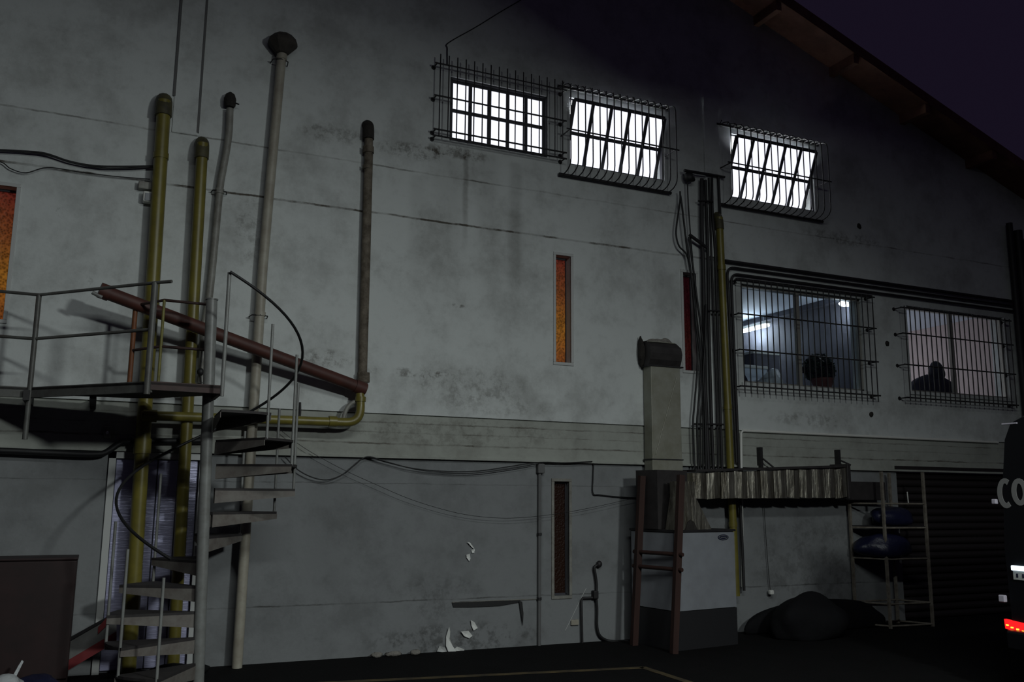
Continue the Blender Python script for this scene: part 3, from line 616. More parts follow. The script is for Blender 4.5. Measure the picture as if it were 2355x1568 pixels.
# cables at upper left
def cable(px, Y, r, label, name='cable', m=None, n=6, k=6, cat='cable'):
    return tag(MB().tube(smooth_path([v(a, b, Y if not isinstance(Y, (list, tuple)) else Y[i]) for i, (a, b) in enumerate(px)], k), r, n).build(name, m or MT['black']), label, cat)
cable([(-60,345),(0,345),(60,348),(105,353),(160,371),(215,381),(270,383),(355,382)], -0.05, 0.010, 'thick black cable sagging left of the yellow pipe, upper of the three')
cable([(-60,346),(0,347),(100,355),(165,374),(230,386),(290,387),(355,384)], -0.05, 0.007, 'black cable hugging the underside of the thick upper cable')
cable([(-60,368),(0,372),(25,388),(60,397),(110,385),(180,395),(260,405),(345,412)], -0.04, 0.005, 'thin black cable dipping below the thick one to the junction box')
root = thing('junction_box', tuple(v(335, 430, -0.05)), 'grey junction box with a small unit hanging beneath, beside the yellow pipe', 'box')
a_, b_ = v(319, 415, -0.08), v(356, 437, -0.08); MB().bbox_bev(a_.x, b_.x, -0.08, -0.001, b_.z, a_.z, 0.008).build('body', MT['greypipe'], root)
a_, b_ = v(330, 439, -0.08), v(352, 466, -0.08); MB().bbox_bev(a_.x, b_.x, -0.10, -0.001, b_.z, a_.z, 0.012).build('sensor', MT['white'], root)
a_, b_ = v(334, 443, -0.1), v(346, 462, -0.1); MB().bbox_bev(a_.x, b_.x, -0.108, -0.098, b_.z, a_.z, 0.003).build('sensor_window', MT['unit'], root)
root = thing('wall_spotlight', tuple(v(248, 995, -0.06)), 'tiny metal fitting on the wall under the landing', 'fitting')
a_ = v(248, 995, -0.06); MB().bbox_bev(a_.x-0.035, a_.x+0.03, -0.06, 0.012, a_.z-0.04, a_.z+0.06, 0.008).build('plate', MT['greypipe'], root); MB().blob((a_.x-0.005, -0.07, a_.z), 0.014, 0.014, 0.014, 1, 0.0, 2).build('knob', MT['reflector'], root)
cable([(690,925),(690,950),(687,965)], -0.03, 0.012, 'short dark rod standing on the wall ledge below the red pipe', 'ledge_rod', MT['dark'], cat='rod')
root = thing('hanging_wire', tuple(v(463, 886, -0.12)), 'thin black wire with a round weight hanging behind the stair column', 'wire')
MB().tube(smooth_path([v(466, 800, -0.11), v(461, 850, -0.12), v(462, 870, -0.12), v(463, 886, -0.12)], 4), 0.006, 6).build('wire_run', MT['black'], root)
MB().blob(v(461, 855, -0.12), 0.035, 0.03, 0.04, 2, 0.05, 2).build('weight', MT['black'], root)

# ------------------------------------------------------------------ cables, conduits and marks on the central wall
cable([(655,1050),(685,1080),(720,1098),(755,1103),(790,1090),(815,1070),(845,1050),(890,1062),(950,1077),(1030,1084),(1100,1083),(1170,1073),(1240,1063),(1300,1064),(1362,1061)], -0.03, 0.006, 'black cable sagging in loops below the ledge')
cable([(845,1050),(900,1066),(980,1083),(1080,1088),(1160,1080),(1240,1066)], -0.022, 0.004, 'second thin black cable sagging under the longer looped cable')
cable([(1362,1061),(1365,1064),(1364,1100),(1364,1134),(1380,1138),(1430,1143),(1490,1146)], 0.02, 0.007, 'black cable dropping from the ledge then running right behind the wooden trestle')
cable([(640,985),(700,1030),(780,1075),(860,1112),(950,1150),(1050,1179),(1130,1190),(1200,1190),(1290,1180),(1380,1163),(1480,1140)], -0.06, 0.0025, 'very thin slack wire drooping across the grey lower wall', 'wire', cat='wire')
cable([(1198,0),(1150,28),(1095,62),(1032,98),(1029,112),(1029,150)], -0.02, 0.006, 'faint thin wire climbing from the left high window grille', 'wire', cat='wire')
root = thing('drain_conduit', tuple(v(1243, 1480, 0.02)), 'slim dark vertical conduit left of the unlit slit window', 'conduit')
a_, b_ = v(1241, 1070, 0.02), v(1243, 1486, 0.02); MB().tube([a_, (a_.x, 0.02, 0.0)], 0.02, 8).build('pipe_run', MT['jointgrey'], root)
MB().bbox_bev(a_.x-0.035, a_.x+0.05, -0.02, 0.05, a_.z-0.09, a_.z+0.02, 0.01).build('elbow_box', MT['jointgrey'], root)
for z in (0.5, 1.2): c = MB(); collar(c, (a_.x, 0.02, z), (0,0,1), 0.026, 0.03); c.build('pipe_clip', MT['dark'], root)
# loose dark strip
root = thing('loose_trim_strip', tuple(v(1120, 1390, 0.02)), 'dark loose strip hanging off the lower wall above the peeled paint', 'trim strip')
MB().prism([v(1040,1386,0.03), v(1060,1383,0.03), v(1195,1380,0.03), v(1200,1384,0.03), v(1150,1393,0.03), v(1085,1396,0.03), v(1043,1396,0.03)], (0,0.02,0)).build('strip', MT['black'], root)
MB().prism([v(1194,1382,0.02), v(1201,1383,0.02), v(1204,1410,0.015), v(1203,1438,0.01), v(1199,1415,0.015)], (0,0.012,0)).build('hanging_end', MT['black'], root)
tag(MB().tube([v(1040,1385,0.035), v(1240,1377,0.035)], 0.006, 5).build('wall_wire', MT['greypipe']), 'pale wire along the wall above the loose dark strip', 'wire')
# peeling paint
def flake(px, label, m=None, curl=0.03):
    pts = [v(a, b, 0.04) for a, b in px]; c = sum(pts, Vector())/len(pts); f = MB(); n = len(pts)
    top = [p+Vector((0, -0.012-curl*((p-c).length/0.15)**1.0*(0.4 if i % 2 else 1), 0)) for i, p in enumerate(pts)]
    f.raw([c+Vector((0,-0.006,0))]+top+[p+Vector((0,0.004,0)) for p in top], [(0, 1+i, 1+(i+1) % n) for i in range(n)]+[(1+i, 1+n+i, 1+n+(i+1) % n, 1+(i+1) % n) for i in range(n)])
    return tag(f.build('paint_flake', m or MT['flake']), label, 'paint flake', 'peeling paint on the lower wall')
flake([(1030,1440),(1034,1452),(1033,1468),(1040,1485),(1047,1497),(1030,1499),(1024,1484),(1025,1462)], 'tall narrow white paint flake curling up from the wall foot')
flake([(1040,1495),(1050,1486),(1066,1492),(1066,1497),(1040,1501)], 'low white paint flake lying along the wall foot')
flake([(1003,1497),(1010,1484),(1022,1488),(1028,1500)], 'dull paint flake left of the tall narrow one', MT['trimw'])
flake([(1081,1425),(1090,1430),(1097,1443),(1088,1449),(1083,1438)], 'upper white paint flake on the round peeled patch')
flake([(1058,1451),(1076,1450),(1085,1461),(1078,1467),(1066,1462)], 'lower white paint flake on the round peeled patch')
flake([(1073,1246),(1080,1247),(1086,1255),(1090,1262),(1084,1258)], 'small curved paint flake, topmost chip on the grey wall')
flake([(1071,1275),(1079,1273),(1081,1284),(1078,1290),(1072,1282)], 'small white paint chip below the curved one on the grey wall')
flake([(1083,1264),(1091,1262),(1090,1271),(1084,1271)], 'tiny paint chip between two others on the grey wall', curl=0.01)
rub = random.Random(4)
for i, (a, lab) in enumerate([(868, 'pale rubble chip at the wall foot, leftmost'), (905, 'pale rubble lump at the wall foot beside the leftmost chip'), (955, 'flat rubble chip at the wall foot left of the peeling paint'), (1495, 'small white scrap on the ground at the trestle foot')]):
    c = v(a, 1508 if a < 1000 else 1474, -0.05 if a < 1000 else -0.3); tag(MB().blob((c.x, c.y, 0.025), 0.06+0.03*(i % 2), 0.03, 0.03, 20+i, 0.25, 2, 0.0).build('rubble_chip', MT['plaster'] if a < 1000 else MT['whitebag']), lab, 'rubble')
# little gas pipes right of the lower slit window
g = 0.01
tag(MB().tube(smooth_path([v(1378,1297,g), v(1367,1304,g), v(1369,1320,g), v(1372,1345,g), v(1371,1372,g), v(1373,1400,g), v(1373,1440,g), v(1380,1462,g), v(1398,1473,g), v(1425,1475,g-0.03), v(1448,1475,g-0.05)], 4), 0.016, 8).build('gas_hose', MT['black']), 'black hose curving down the wall to the ground beside the trestle', 'hose')
tag(MB().tube([v(1368,1374,g), v(1340,1375,g), v(1337,1380,g), v(1339,1478,g)], 0.014, 8).build('gas_pipe', MT['dark']), 'dark thin pipe stepping down left of the black hose', 'pipe')
tag(MB().blob(v(1378, 1297, g), 0.035, 0.03, 0.04, 6, 0.1, 2).build('wall_tap', MT['dark']), 'small dark tap on the wall above the black hose', 'tap')
c = v(1368, 1368, g); tag(MB().bbox_bev(c.x-0.03, c.x+0.03, -0.03, 0.045, c.z-0.04, c.z+0.05, 0.01).build('gas_valve', MT['dark']), 'dark valve body where the hose and thin pipe meet', 'valve')
a_ = v(1322, 1431, 0.03); tag(MB().bbox_bev(a_.x-0.05, a_.x+0.05, 0.02, 0.05, a_.z-0.03, a_.z+0.03, 0.006).build('socket_plate', MT['cream']), 'cream socket plate low on the wall beneath the dark slit window', 'socket')
tag(MB().tube([v(1348,1352,0.04), v(1300,1450,0.04)], 0.004, 5).build('wall_wire', MT['trimw']), 'pale wire slanting down beside the socket plate', 'wire')

# ------------------------------------------------------------------ duct, unit, trestle
root = thing('vent_duct', tuple(v(1530, 1080, -0.1)), 'tall galvanised sheet duct with a dark elbow turning into the wall', 'duct')
yd = -0.19; xl, xr = v(1499, 950, yd).x, v(1566, 950, yd).x; zt = v(1530, 843, yd).z; zb = v(1530, 1056, yd).z
MB().bbox_bev(xl, xr, yd, -0.02, zb, zt, 0.004).build('duct_section', MT['galv'], root)
MB().bbox_bev(xl-0.005, xr+0.005, yd-0.005, -0.02, 1.25, zb-0.008, 0.004).build('duct_section', MT['galv'], root)
MB().box(xl-0.03, xr+0.04, yd-0.02, -0.01, zt-0.004, zt+0.010).build('flange', MT['dark'], root)
MB().box(xl-0.015, xr+0.015, yd-0.012, -0.01, zb-0.008, zb+0.004).build('flange', MT['dark'], root)
c0 = v(1508, 1045, yd-0.001); c1 = v(1556, 868, yd-0.001)
MB().tube([c0, c1], 0.008, 4).build('crease', MT['galv'], root)
prof = [(-0.02, zt)]+[(yd-0.07*math.sin(t*math.pi/2*0.9) if t < 0.5 else yd-0.045, zt+0.01+0.02*t) for t in (0,)]
H = v(1500, 783, yd).z-zt
prof = [(-0.0, zt+0.011), (yd, zt+0.011), (yd-0.035, zt+H*0.25), (yd-0.05, zt+H*0.5), (yd-0.035, zt+H*0.75), (yd+0.0, zt+H*0.95), (yd+0.06, zt+H), (0.0, zt+H)]
el = MB(); n = len(prof)
el.raw([(xl-0.03, y, z) for y, z in prof]+[(xr+0.005-(0.05 if z > zt+H*0.9 else 0.0), y, z) for y, z in prof], [tuple(range(n)), tuple(range(2*n-1, n-1, -1))]+[(i, (i+1) % n, n+(i+1) % n, n+i) for i in range(n)])
ho = el.build('elbow', MT['galvdark'], root)
MB().box(xl-0.035, xr-0.07, yd-0.02, yd+0.02, zt+H*0.94, zt+H*0.965).build('seam', MT['galv'], ho)
MB().blob((xl-0.05, -0.06, zt+H*0.62), 0.035, 0.06, 0.17, 31, 0.2, 3).build('torn_edge', MT['roughdark'], root)
MB().blob(((xl+xr)/2, -0.01, zt+H+0.02), 0.24, 0.05, 0.06, 33, 0.3, 3).blob((xr-0.08, 0.0, zt+H), 0.12, 0.04, 0.08, 35, 0.25, 3).build('mortar_collar', MT['plaster'], root)
# horizontal duct, wrapped in foil
yf = -0.34; zt2 = at(1640, 1089, yf).z; zt3 = at(1940, 1077, yf).z; zb2 = at(1640, 1147, yf).z; zb3 = at(1940, 1144, yf).z
fx0, fx1 = at(1592, 1091, yf).x, at(1946, 1080, yf).x
root = thing('foil_duct', ((fx0+fx1)/2, yf+0.15, zb2), 'long foil-wrapped horizontal duct running right from the tall duct', 'duct')
seg = 12; rnd = random.Random(12); T = lambda x: zt2+(zt3-zt2)*(x-fx0)/(fx1-fx0); Bt = lambda x: zb2+(zb3-zb2)*(x-fx0)/(fx1-fx0)
for i in range(seg):
    a0, a1 = fx0+(fx1-fx0)*i/seg+0.004, fx0+(fx1-fx0)*(i+1)/seg-0.004; d = rnd.uniform(-0.015, 0.01); e_ = rnd.uniform(-0.012, 0.012); am = (a0+a1)/2
    vs = [(a0,yf+d,Bt(a0)+e_),(am,yf+d-0.022,Bt(am)),(a1,yf+d,Bt(a1)-e_),(a1,-0.05,Bt(a1)),(a0,-0.05,Bt(a0))]+[(a0,yf+d,T(a0)+e_),(am,yf+d-0.022,T(am)),(a1,yf+d,T(a1)-e_),(a1,-0.05,T(a1)),(a0,-0.05,T(a0))]
    MB().raw(vs, [(0,1,2,3,4),(5,6,7,8,9)]+[(k,(k+1) % 5,5+(k+1) % 5,5+k) for k in range(5)]).build('wrap_panel', MT['foil'], root)
MB().bbox_bev(fx1, fx1+0.06, yf-0.02, -0.045, zb3-0.02, zt3+0.06, 0.01).build('end_collar', MT['galvdark'], root)
MB().prism([(fx0+0.05,yf+0.0,zt2+0.016),(fx1,yf+0.0,zt3+0.016),(fx1,yf+0.0,zt3+0.045),(fx0+0.05,yf+0.0,zt2+0.045)], (0,0.28,0)).build('top_lagging', MT['galvdark'], root)
for (a, b, lab) in ((1751, 1028, 'dark strap hanger above the middle of the foil duct'), (1930, 1034, 'dark strap hanger at the right end of the foil duct')):
    h = at(a, b, -0.06); hr = thing('duct_hanger', (h.x, -0.04, T(h.x)), lab, 'hanger')
    MB().box(h.x-0.02, h.x+0.02, -0.06, 0.012, T(h.x)+0.02, h.z).build('strap', MT['dark'], hr)
    MB().tube([(h.x+0.01, -0.06, h.z-0.14), (h.x+0.13, -0.12, T(h.x)+0.05)], 0.012, 5).build('brace', MT['dark'], hr)
MB().bbox_bev(fx1+0.06, at(2020, 1110, -0.1).x, -0.22, -0.05, at(2000, 1150, -0.2).z, at(2000, 1108, -0.2).z, 0.01).build('outlet_section', MT['galvdark'], root)
# conditioning unit
ua = math.radians(9); ux = Vector((math.cos(ua), math.sin(ua), 0)); uy = Vector((-math.sin(ua), math.cos(ua), 0))
U0 = Vector((5.80, -0.86, 0)); UW, UD = 0.93, 0.74
def ub(mb, a0, a1, b0, b1, z0, z1):
    p = [U0+ux*a+uy*b for a, b in ((a0,b0),(a1,b0),(a1,b1),(a0,b1))]; return mb.prism([q+Vector((0,0,z0)) for q in p], (0,0,z1-z0))
zs = at(1555, 1408, -0.86).z; zu = at(1555, 1224, -0.86).z
root = thing('air_unit', tuple(U0+ux*UW/2+uy*UD/2), 'white-panelled air handling unit on a dark base under the ducts', 'air unit')
ub(MB(), 0, UW, 0, UD, 0, zs).build('base', MT['unitbase'], root)
ub(MB(), 0.01, UW-0.01, 0.012, UD, zs, zu).build('body', MT['unitbase'], root)
ub(MB(), 0.004, UW-0.004, 0.0, 0.02, zs+0.008, zu-0.008).build('front_panel', MT['unit'], root)
ub(MB(), 0.0, 0.012, 0.03, UD-0.02, zs+0.01, zu-0.01).build('side_panel', MT['unit'], root)
ub(MB(), -0.01, UW+0.01, -0.01, UD, zu, zu+0.025).build('top_cover', MT['dark'], root)
bc = U0+ux*(UW*0.80)+Vector((0,0,zu-0.065))
def oval(c, a, b, t0, t1, n=28):
    ring = [(math.cos(2*math.pi*i/n), math.sin(2*math.pi*i/n)) for i in range(n)]
    return MB().prism([c+ux*(a*x)+Vector((0,0,b*z))-uy*t1 for x, z in ring], uy*(t1-t0))
bd = oval(bc, 0.085, 0.032, 0.0, 0.006).build('badge', MT['navy'], root)
r1 = MB(); n = 28; ring = [(math.cos(2*math.pi*i/n), math.sin(2*math.pi*i/n)) for i in range(n)]
r1.tube([bc+ux*(0.072*x)+Vector((0,0,0.021*z))-uy*0.007 for x, z in ring+ring[:1]], 0.003, 5, caps=False).build('badge_ring', MT['letter'], bd)
MB().tube([bc-ux*0.045-uy*0.007, bc+ux*0.045-uy*0.007], 0.0045, 5).build('badge_line', MT['letter'], bd)
# foil transition hood on the unit
fz0, fz1 = zu+0.025, zb2+0.02
b0 = [U0+ux*a+uy*b+Vector((0,0,fz0)) for a, b in ((0.05,0.03),(0.60,0.03),(0.60,0.2),(0.05,0.2))]
t0 = [U0+ux*a+uy*b+Vector((0,0,fz1)) for a, b in ((0.12,0.05),(0.38,0.05),(0.38,0.19),(0.12,0.19))]
root = thing('transition_hood', tuple(sum(b0, Vector())/4), 'foil-clad tapering hood joining the air unit to the duct', 'duct hood')
MB().raw(b0+t0, [(0,3,2,1),(4,5,6,7),(0,1,5,4),(1,2,6,5),(2,3,7,6),(3,0,4,7)]).build('hood', MT['foil'], root)
tt = [p+Vector((0,0,0.18)) for p in t0]; MB().prism(t0, (0,0,0.17)).build('neck', MT['foil'], root)
hc = U0+ux*0.27+uy*0.03+Vector((0,0,fz0)); MB().prism([hc-ux*0.09-uy*0.02, hc+ux*0.09-uy*0.02, hc+ux*0.045+Vector((0,0,0.085))-uy*0.012, hc+Vector((0,0,0.11))-uy*0.008, hc-ux*0.05+Vector((0,0,0.08))-uy*0.012], uy*0.02).build('hole_patch', MT['roughdark'], root)  # raised dark piece stands in for the dark hole in the foil
ub(MB(), -0.02, 0.44, 0.24, 0.60, zu+0.026, zt2+0.02).build('plenum', MT['galvdark'], thing('plenum_box', tuple(U0+uy*0.5+Vector((0,0,zu))), 'dark plenum box on top of the unit behind the foil hood', 'duct box'))
# wooden trestle beside the unit
root = thing('wooden_trestle', (5.72, -0.65, 0), 'red-brown wooden trestle frame standing left of the air unit', 'trestle')
fl = at(1550, 1500, -0.98); ft = at(1566, 1092, -0.94); bl = at(1458, 1474, -0.35); bt = at(1476, 1094, -0.42)
fl.z = 0; bl.z = 0
def stick(p, q, w, d, m, name, par):
    p, q = Vector(p), Vector(q); a = (q-p).normalized(); s = a.cross(Vector((0,1,0))).normalized()*w/2; t = a.cross(s).normalized()*d/2
    return MB().prism([p-s-t, p+s-t, p+s+t, p-s+t], q-p).build(name, m, par)
stick(fl, ft, 0.07, 0.06, MT['wood'], 'leg', root); stick(bl, bt, 0.07, 0.06, MT['wood'], 'leg', root)
for f_ in (0.545, 0.46):
    p, q = bl.lerp(bt, f_), fl.lerp(ft, f_); d = (q-p)*0.12; MB().tube([p-d, q+d], 0.022, 8).build('rung', MT['wood'], root)

# ------------------------------------------------------------------ conduit bundle, yellow pipe, horizontal conduits
yb = -0.05
runs = [([(1614,411),(1614,529),(1617,605),(1619,733),(1622,900),(1630,1085)], 0.026, -0.07, 'thickest dark conduit in the vertical bundle'),
        ([(1622,414),(1628,580),(1630,733),(1634,900),(1641,1085)], 0.020, -0.05, 'dark conduit just right of the thickest one in the bundle'),
        ([(1630,409),(1636,580),(1642,748),(1648,900),(1652,1085)], 0.014, -0.05, 'slim dark conduit in the middle of the bundle'),
        ([(1637,409),(1639,503),(1645,580),(1650,748),(1655,900),(1661,1085)], 0.018, -0.05, 'dark conduit at the right of the bundle, beside the yellow pipe')]
for px, r, Y, lab in runs:
    a_ = v(*px[0], Y); p = [v(q[0], q[1], Y) for q in px]
    tag(MB().tube(smooth_path(p, 3), r, 8).build('wall_conduit', MT['dark']), lab, 'conduit', 'vertical conduits beside the right yellow pipe')
cable([(1564,440),(1564,462),(1557,510),(1555,540),(1562,566),(1580,588),(1590,640),(1599,748),(1604,830),(1597,930),(1594,975),(1598,1085)], -0.09, 0.012, 'black cable with a wide loop left of the conduit bundle')
cable([(1565,450),(1569,478),(1578,554),(1586,605),(1593,660),(1603,760),(1612,840),(1606,930),(1603,980),(1606,1085)], -0.11, 0.013, 'black cable falling straight inside the wide loop')
cable([(1581,420),(1583,470),(1588,540),(1593,600),(1600,700),(1611,800),(1618,880),(1612,960),(1611,1085)], -0.08, 0.009, 'thin black cable between the looped cable and the thick conduit')
cable([(1585,545),(1592,600),(1602,680),(1614,770),(1620,850),(1617,960),(1617,1085)], -0.10, 0.014, 'black cable starting at the slanted rod in the bundle')
cable([(1624,700),(1622,780),(1618,860),(1622,960),(1624,1085)], -0.13, 0.016, 'thick black cable crossing low in front of the conduit bundle')
tag(MB().tube([v(1586,540,-0.12), v(1625,569,-0.09)], 0.022, 8).build('slanted_rod', MT['dark']), 'short slanted dark rod across the conduit bundle', 'rod')
root = thing('cable_bracket', tuple(v(1620, 410, -0.08)), 'dark cross bar with a drop rod at the top of the conduit bundle', 'bracket')
MB().tube([v(1574,392,-0.12), v(1666,407,-0.06)], 0.02, 8).build('cross_bar', MT['dark'], root); MB().tube([v(1652,405,-0.07), v(1656,492,-0.07)], 0.018, 8).build('drop_rod', MT['dark'], root)
MB().blob(v(1586, 408, -0.1), 0.08, 0.06, 0.07, 41, 0.2, 2).build('cable_knot', MT['black'], root)
for (y_, x0_, x1_, lab) in ((462, 1606, 1640, 'upper dark clamp holding the conduit bundle'), (714, 1628, 1655, 'middle dark clamp holding the conduit bundle'), (975, 1597, 1664, 'lower dark clamp bar across the conduit bundle')):
    c = MB(); c.tube([v(x0_, y_, -0.09), v(x1_, y_+1, -0.09)], 0.012, 6); tag(c.build('pipe_clamp', MT['dark']), lab, 'clamp')
pt, pb = v(1654, 500, -0.08), v(1693, 1370, -0.08); m3 = lambda z: pt.lerp(pb, (pt.z-z)/(pt.z-pb.z))
vpipe('gas_riser', [pt, pb], 0.048, MT['yellow'], 'yellow-green pipe at the right, between conduit bundle and barred window', [(m3(4.55), 0.056, 0.06), (m3(2.75), 0.055, 0.06), (m3(1.3), 0.055, 0.06)], True, MT['yellow_dirty'])
yh = -0.05
def hcond(px, r, Y, lab):
    tag(MB().tube([q for seg_ in px for q in seg_], r, 8).build('wall_conduit', MT['dark']), lab, 'conduit', 'horizontal conduits above the barred windows')
zc = [v(1690, 604, yh).z, v(1690, 616, yh).z, v(1690, 630, yh).z, v(1700, 641, yh).z]
xr_ = 12.75
hcond([[v(1668, 600, yh), Vector((xr_, yh, zc[0]))]], 0.024, yh, 'topmost and thickest dark conduit above the barred windows')
def elbow_run(px, z, zlow, off):
    x = v(px, 700, yh).x; return [[Vector((x+off, yh, zlow)), Vector((x, yh, z-0.14))], arc((x, yh, z-0.12), (x, yh, z), (x+0.12, yh, z), 6), [Vector((xr_, yh, z))]]
hcond(elbow_run(1675, zc[1], 2.06, 0.045), 0.017, yh, 'second dark conduit above the barred windows, turning down beside the yellow pipe')
hcond(elbow_run(1684, zc[2], 0.5, 0.03), 0.017, yh, 'third dark conduit above the barred windows, turning down outside the second')
hcond([arc(v(1692, 652, yh), v(1686, 640, yh), v(1700, 641, yh), 5), [Vector((9.75, yh, zc[3]))]], 0.015, yh, 'lowest short dark conduit above the barred window with lamps')
wz = v(1703, 990, 0.0).z; wx = v(1703, 1000, 0.0).x
tag(MB().tube([(wx-0.06, -0.012, 0.54), (wx, -0.012, wz-0.03), (wx+0.03, -0.012, wz), (12.15, -0.012, wz)], 0.018, 8).build('white_pipe', MT['white']), 'thin white pipe along the ledge then down beside the right yellow pipe', 'pipe')
tag(MB().tube(smooth_path([v(1757,1160,0.0), v(1762,1240,0.0), v(1768,1320,0.0), v(1772,1362,0.0)], 4), 0.004, 5).build('thin_cable', MT['black']), 'thin cord hanging from the foil duct to a white plug', 'cord')
c = v(1773, 1362, -0.02); tag(MB().bbox_bev(c.x-0.03, c.x+0.03, -0.05, 0.0, c.z-0.025, c.z+0.03, 0.012).build('white_plug', MT['white']), 'small white plug at the end of the thin hanging cord', 'plug')
for (a, b) in ((2003, 953), (2040, 790), (1975, 520)):
    c = v(a, b, 0); tag(MB().blob((c.x, -0.005, c.z), 0.035, 0.02, 0.04, a, 0.2, 2).build('wall_hole_plug', MT['roughdark']), {2003: 'dark blot of tar on the wall below the first barred window', 2040: 'small dark plug on the wall between the two barred windows', 1975: 'faint dark lump under the rightmost high window'}[a], 'wall plug')
# dark risers at far right
for i, (xx, r, lab) in enumerate(((12.72, 0.05, 'left dark riser pipe at the far right edge'), (12.90, 0.07, 'middle dark riser pipe at the far right edge'), (13.12, 0.06, 'right dark riser pipe at the far right edge'))):
    tag(MB().tube([(xx, -0.09, 2.05), (xx, -0.09, 5.9-0.1*i)], r, 10).build('riser_pipe', MT['dark']), lab, 'pipe', 'dark risers at the right end of the wall')

# ------------------------------------------------------------------ rack, bags, heap
root = thing('steel_rack', (9.55, -0.25, 0), 'pale chipped steel shelf rack standing before the dark slatted opening', 'rack')
lg = [Vector((9.16, -0.03, 0)), Vector((9.34, -0.43, 0)), Vector((10.04, -0.47, 0)), Vector((9.86, -0.07, 0))]; RH = at(2023, 1084, -0.43).z
for p in lg: MB().box(p.x-0.016, p.x+0.016, p.y-0.016, p.y+0.016, 0, RH).build('leg', MT['rack'], root)
lev = [0.03, 0.30, 0.86, at(2035, 1214, -0.43).z, at(2030, 1158, -0.43).z]
for z in lev:
    for i in range(4): MB().tube([lg[i]+Vector((0,0,z)), lg[(i+1) % 4]+Vector((0,0,z))], 0.012, 6).build('cross_bar', MT['rack'], root)
for z in lev[2:4]:
    MB().prism([p+Vector((0,0,z+0.012)) for p in lg], (0,0,0.012)).build('shelf', MT['dark'], root)
tag(MB().blob((9.66, -0.26, lev[3]+0.13), 0.34, 0.19, 0.15, 51, 0.2, 3, lev[3]+0.026).build('navy_bag', MT['navy']), 'dark blue plastic bag on the upper shelf of the rack', 'bag')
tag(MB().blob((9.52, -0.28, lev[2]+0.155), 0.42, 0.22, 0.17, 53, 0.2, 3, lev[2]+0.026).build('navy_bag', MT['navy']), 'larger dark blue bag bulging from the lower shelf of the rack', 'bag')
c = at(2088, 1140, -0.2); tag(MB().tube([(c.x, -0.2, lev[4]+0.01), (c.x-0.01, -0.2, lev[4]+0.16)], 0.008, 6).build('white_rod', MT['white']), 'short white rod standing on top of the rack', 'rod')
tag(MB().blob((7.85, -0.62, 0.16), 0.50, 0.28, 0.36, 61, 0.12, 4, 0.0).build('tarpaulin_heap', MT['blackbag']), 'black tarpaulin heap on the ground beneath the foil duct', 'heap')
tag(MB().blob((8.4, -0.16, 0.10), 1.15, 0.15, 0.27, 67, 0.06, 4, 0.0).build('tarpaulin_roll', MT['blackbag']), 'long low black tarpaulin roll along the wall foot behind the heap', 'roll')

# ------------------------------------------------------------------ bottom left: cabinet, barrier, bags
yk = -0.42; cx = at(178, 1290, yk).x; cz = at(100, 1283, yk).z
root = thing('brown_cabinet', (-0.75, -0.2, 0), 'dark brown cabinet against the wall at lower left', 'cabinet')
MB().box(-1.6, cx, yk+0.02, 0.0, 0.02, cz-0.02).build('body', MT['brownbox'], root)
MB().bbox_bev(-1.6, cx+0.006, yk, 0.0, cz-0.02, cz, 0.005).build('top', MT['brownbox'], root)
MB().bbox_bev(-1.58, -0.72, yk, yk+0.02, 0.06, cz-0.03, 0.005).build('door', MT['brownbox'], root); MB().bbox_bev(-0.71, cx-0.005, yk, yk+0.02, 0.06, cz-0.03, 0.005).build('door', MT['brownbox'], root)
root = thing('barrier_board', (0.15, -0.3, 0), 'red and white striped board leaning behind the foot of the stair', 'barrier')
def quad(px, Y, t, m, nm): MB().prism([at(a, b, Y) for a, b in px], (0,t,0)).build(nm, m, root)
quad([(160,1470),(268,1408),(268,1475),(150,1535)], -0.30, 0.02, MT['trimg'], 'board')
quad([(150,1522),(268,1452),(268,1475),(150,1545)], -0.312, 0.012, MT['redpaint'], 'lower_stripe')
quad([(160,1466),(268,1406),(268,1412),(160,1474)], -0.312, 0.012, MT['dark'], 'top_edge')
quad([(226,1442),(252,1412),(262,1408),(248,1436),(225,1458)], -0.313, 0.013, MT['redpaint'], 'slanting_stripe')
c = at(20, 1560, -0.75); tag(MB().blob((c.x-0.1, -0.75, 0.02), 0.24, 0.16, 0.135, 71, 0.25, 4, 0.0).build('white_bag', MT['whitebag']), 'crumpled white plastic bag on the ground at the lower left corner', 'bag')
c = at(45, 1545, -0.62); tag(MB().prism([at(28,1556,-0.66), at(36,1558,-0.66), at(54,1522,-0.64), at(50,1518,-0.64), at(42,1530,-0.64)], (0,0.03,0)).build('bag_handle', MT['whitebag']), 'white upright plastic handle sticking up beside the crumpled bag', 'handle')
c = at(80, 1555, -0.7); tag(MB().blob((c.x, -0.6, 0.04), 0.16, 0.14, 0.10, 73, 0.2, 3, 0.0).build('dark_bag', MT['navy']), 'dark bag beside the crumpled white one', 'bag')
c = at(435, 1545, -0.35); tag(MB().blob((c.x-0.1, -0.35, 0.03), 0.22, 0.14, 0.075, 75, 0.25, 3, 0.0).build('rubbish_heap', MT['blackbag']), 'low dark rubbish heap under the spiral stair', 'heap')

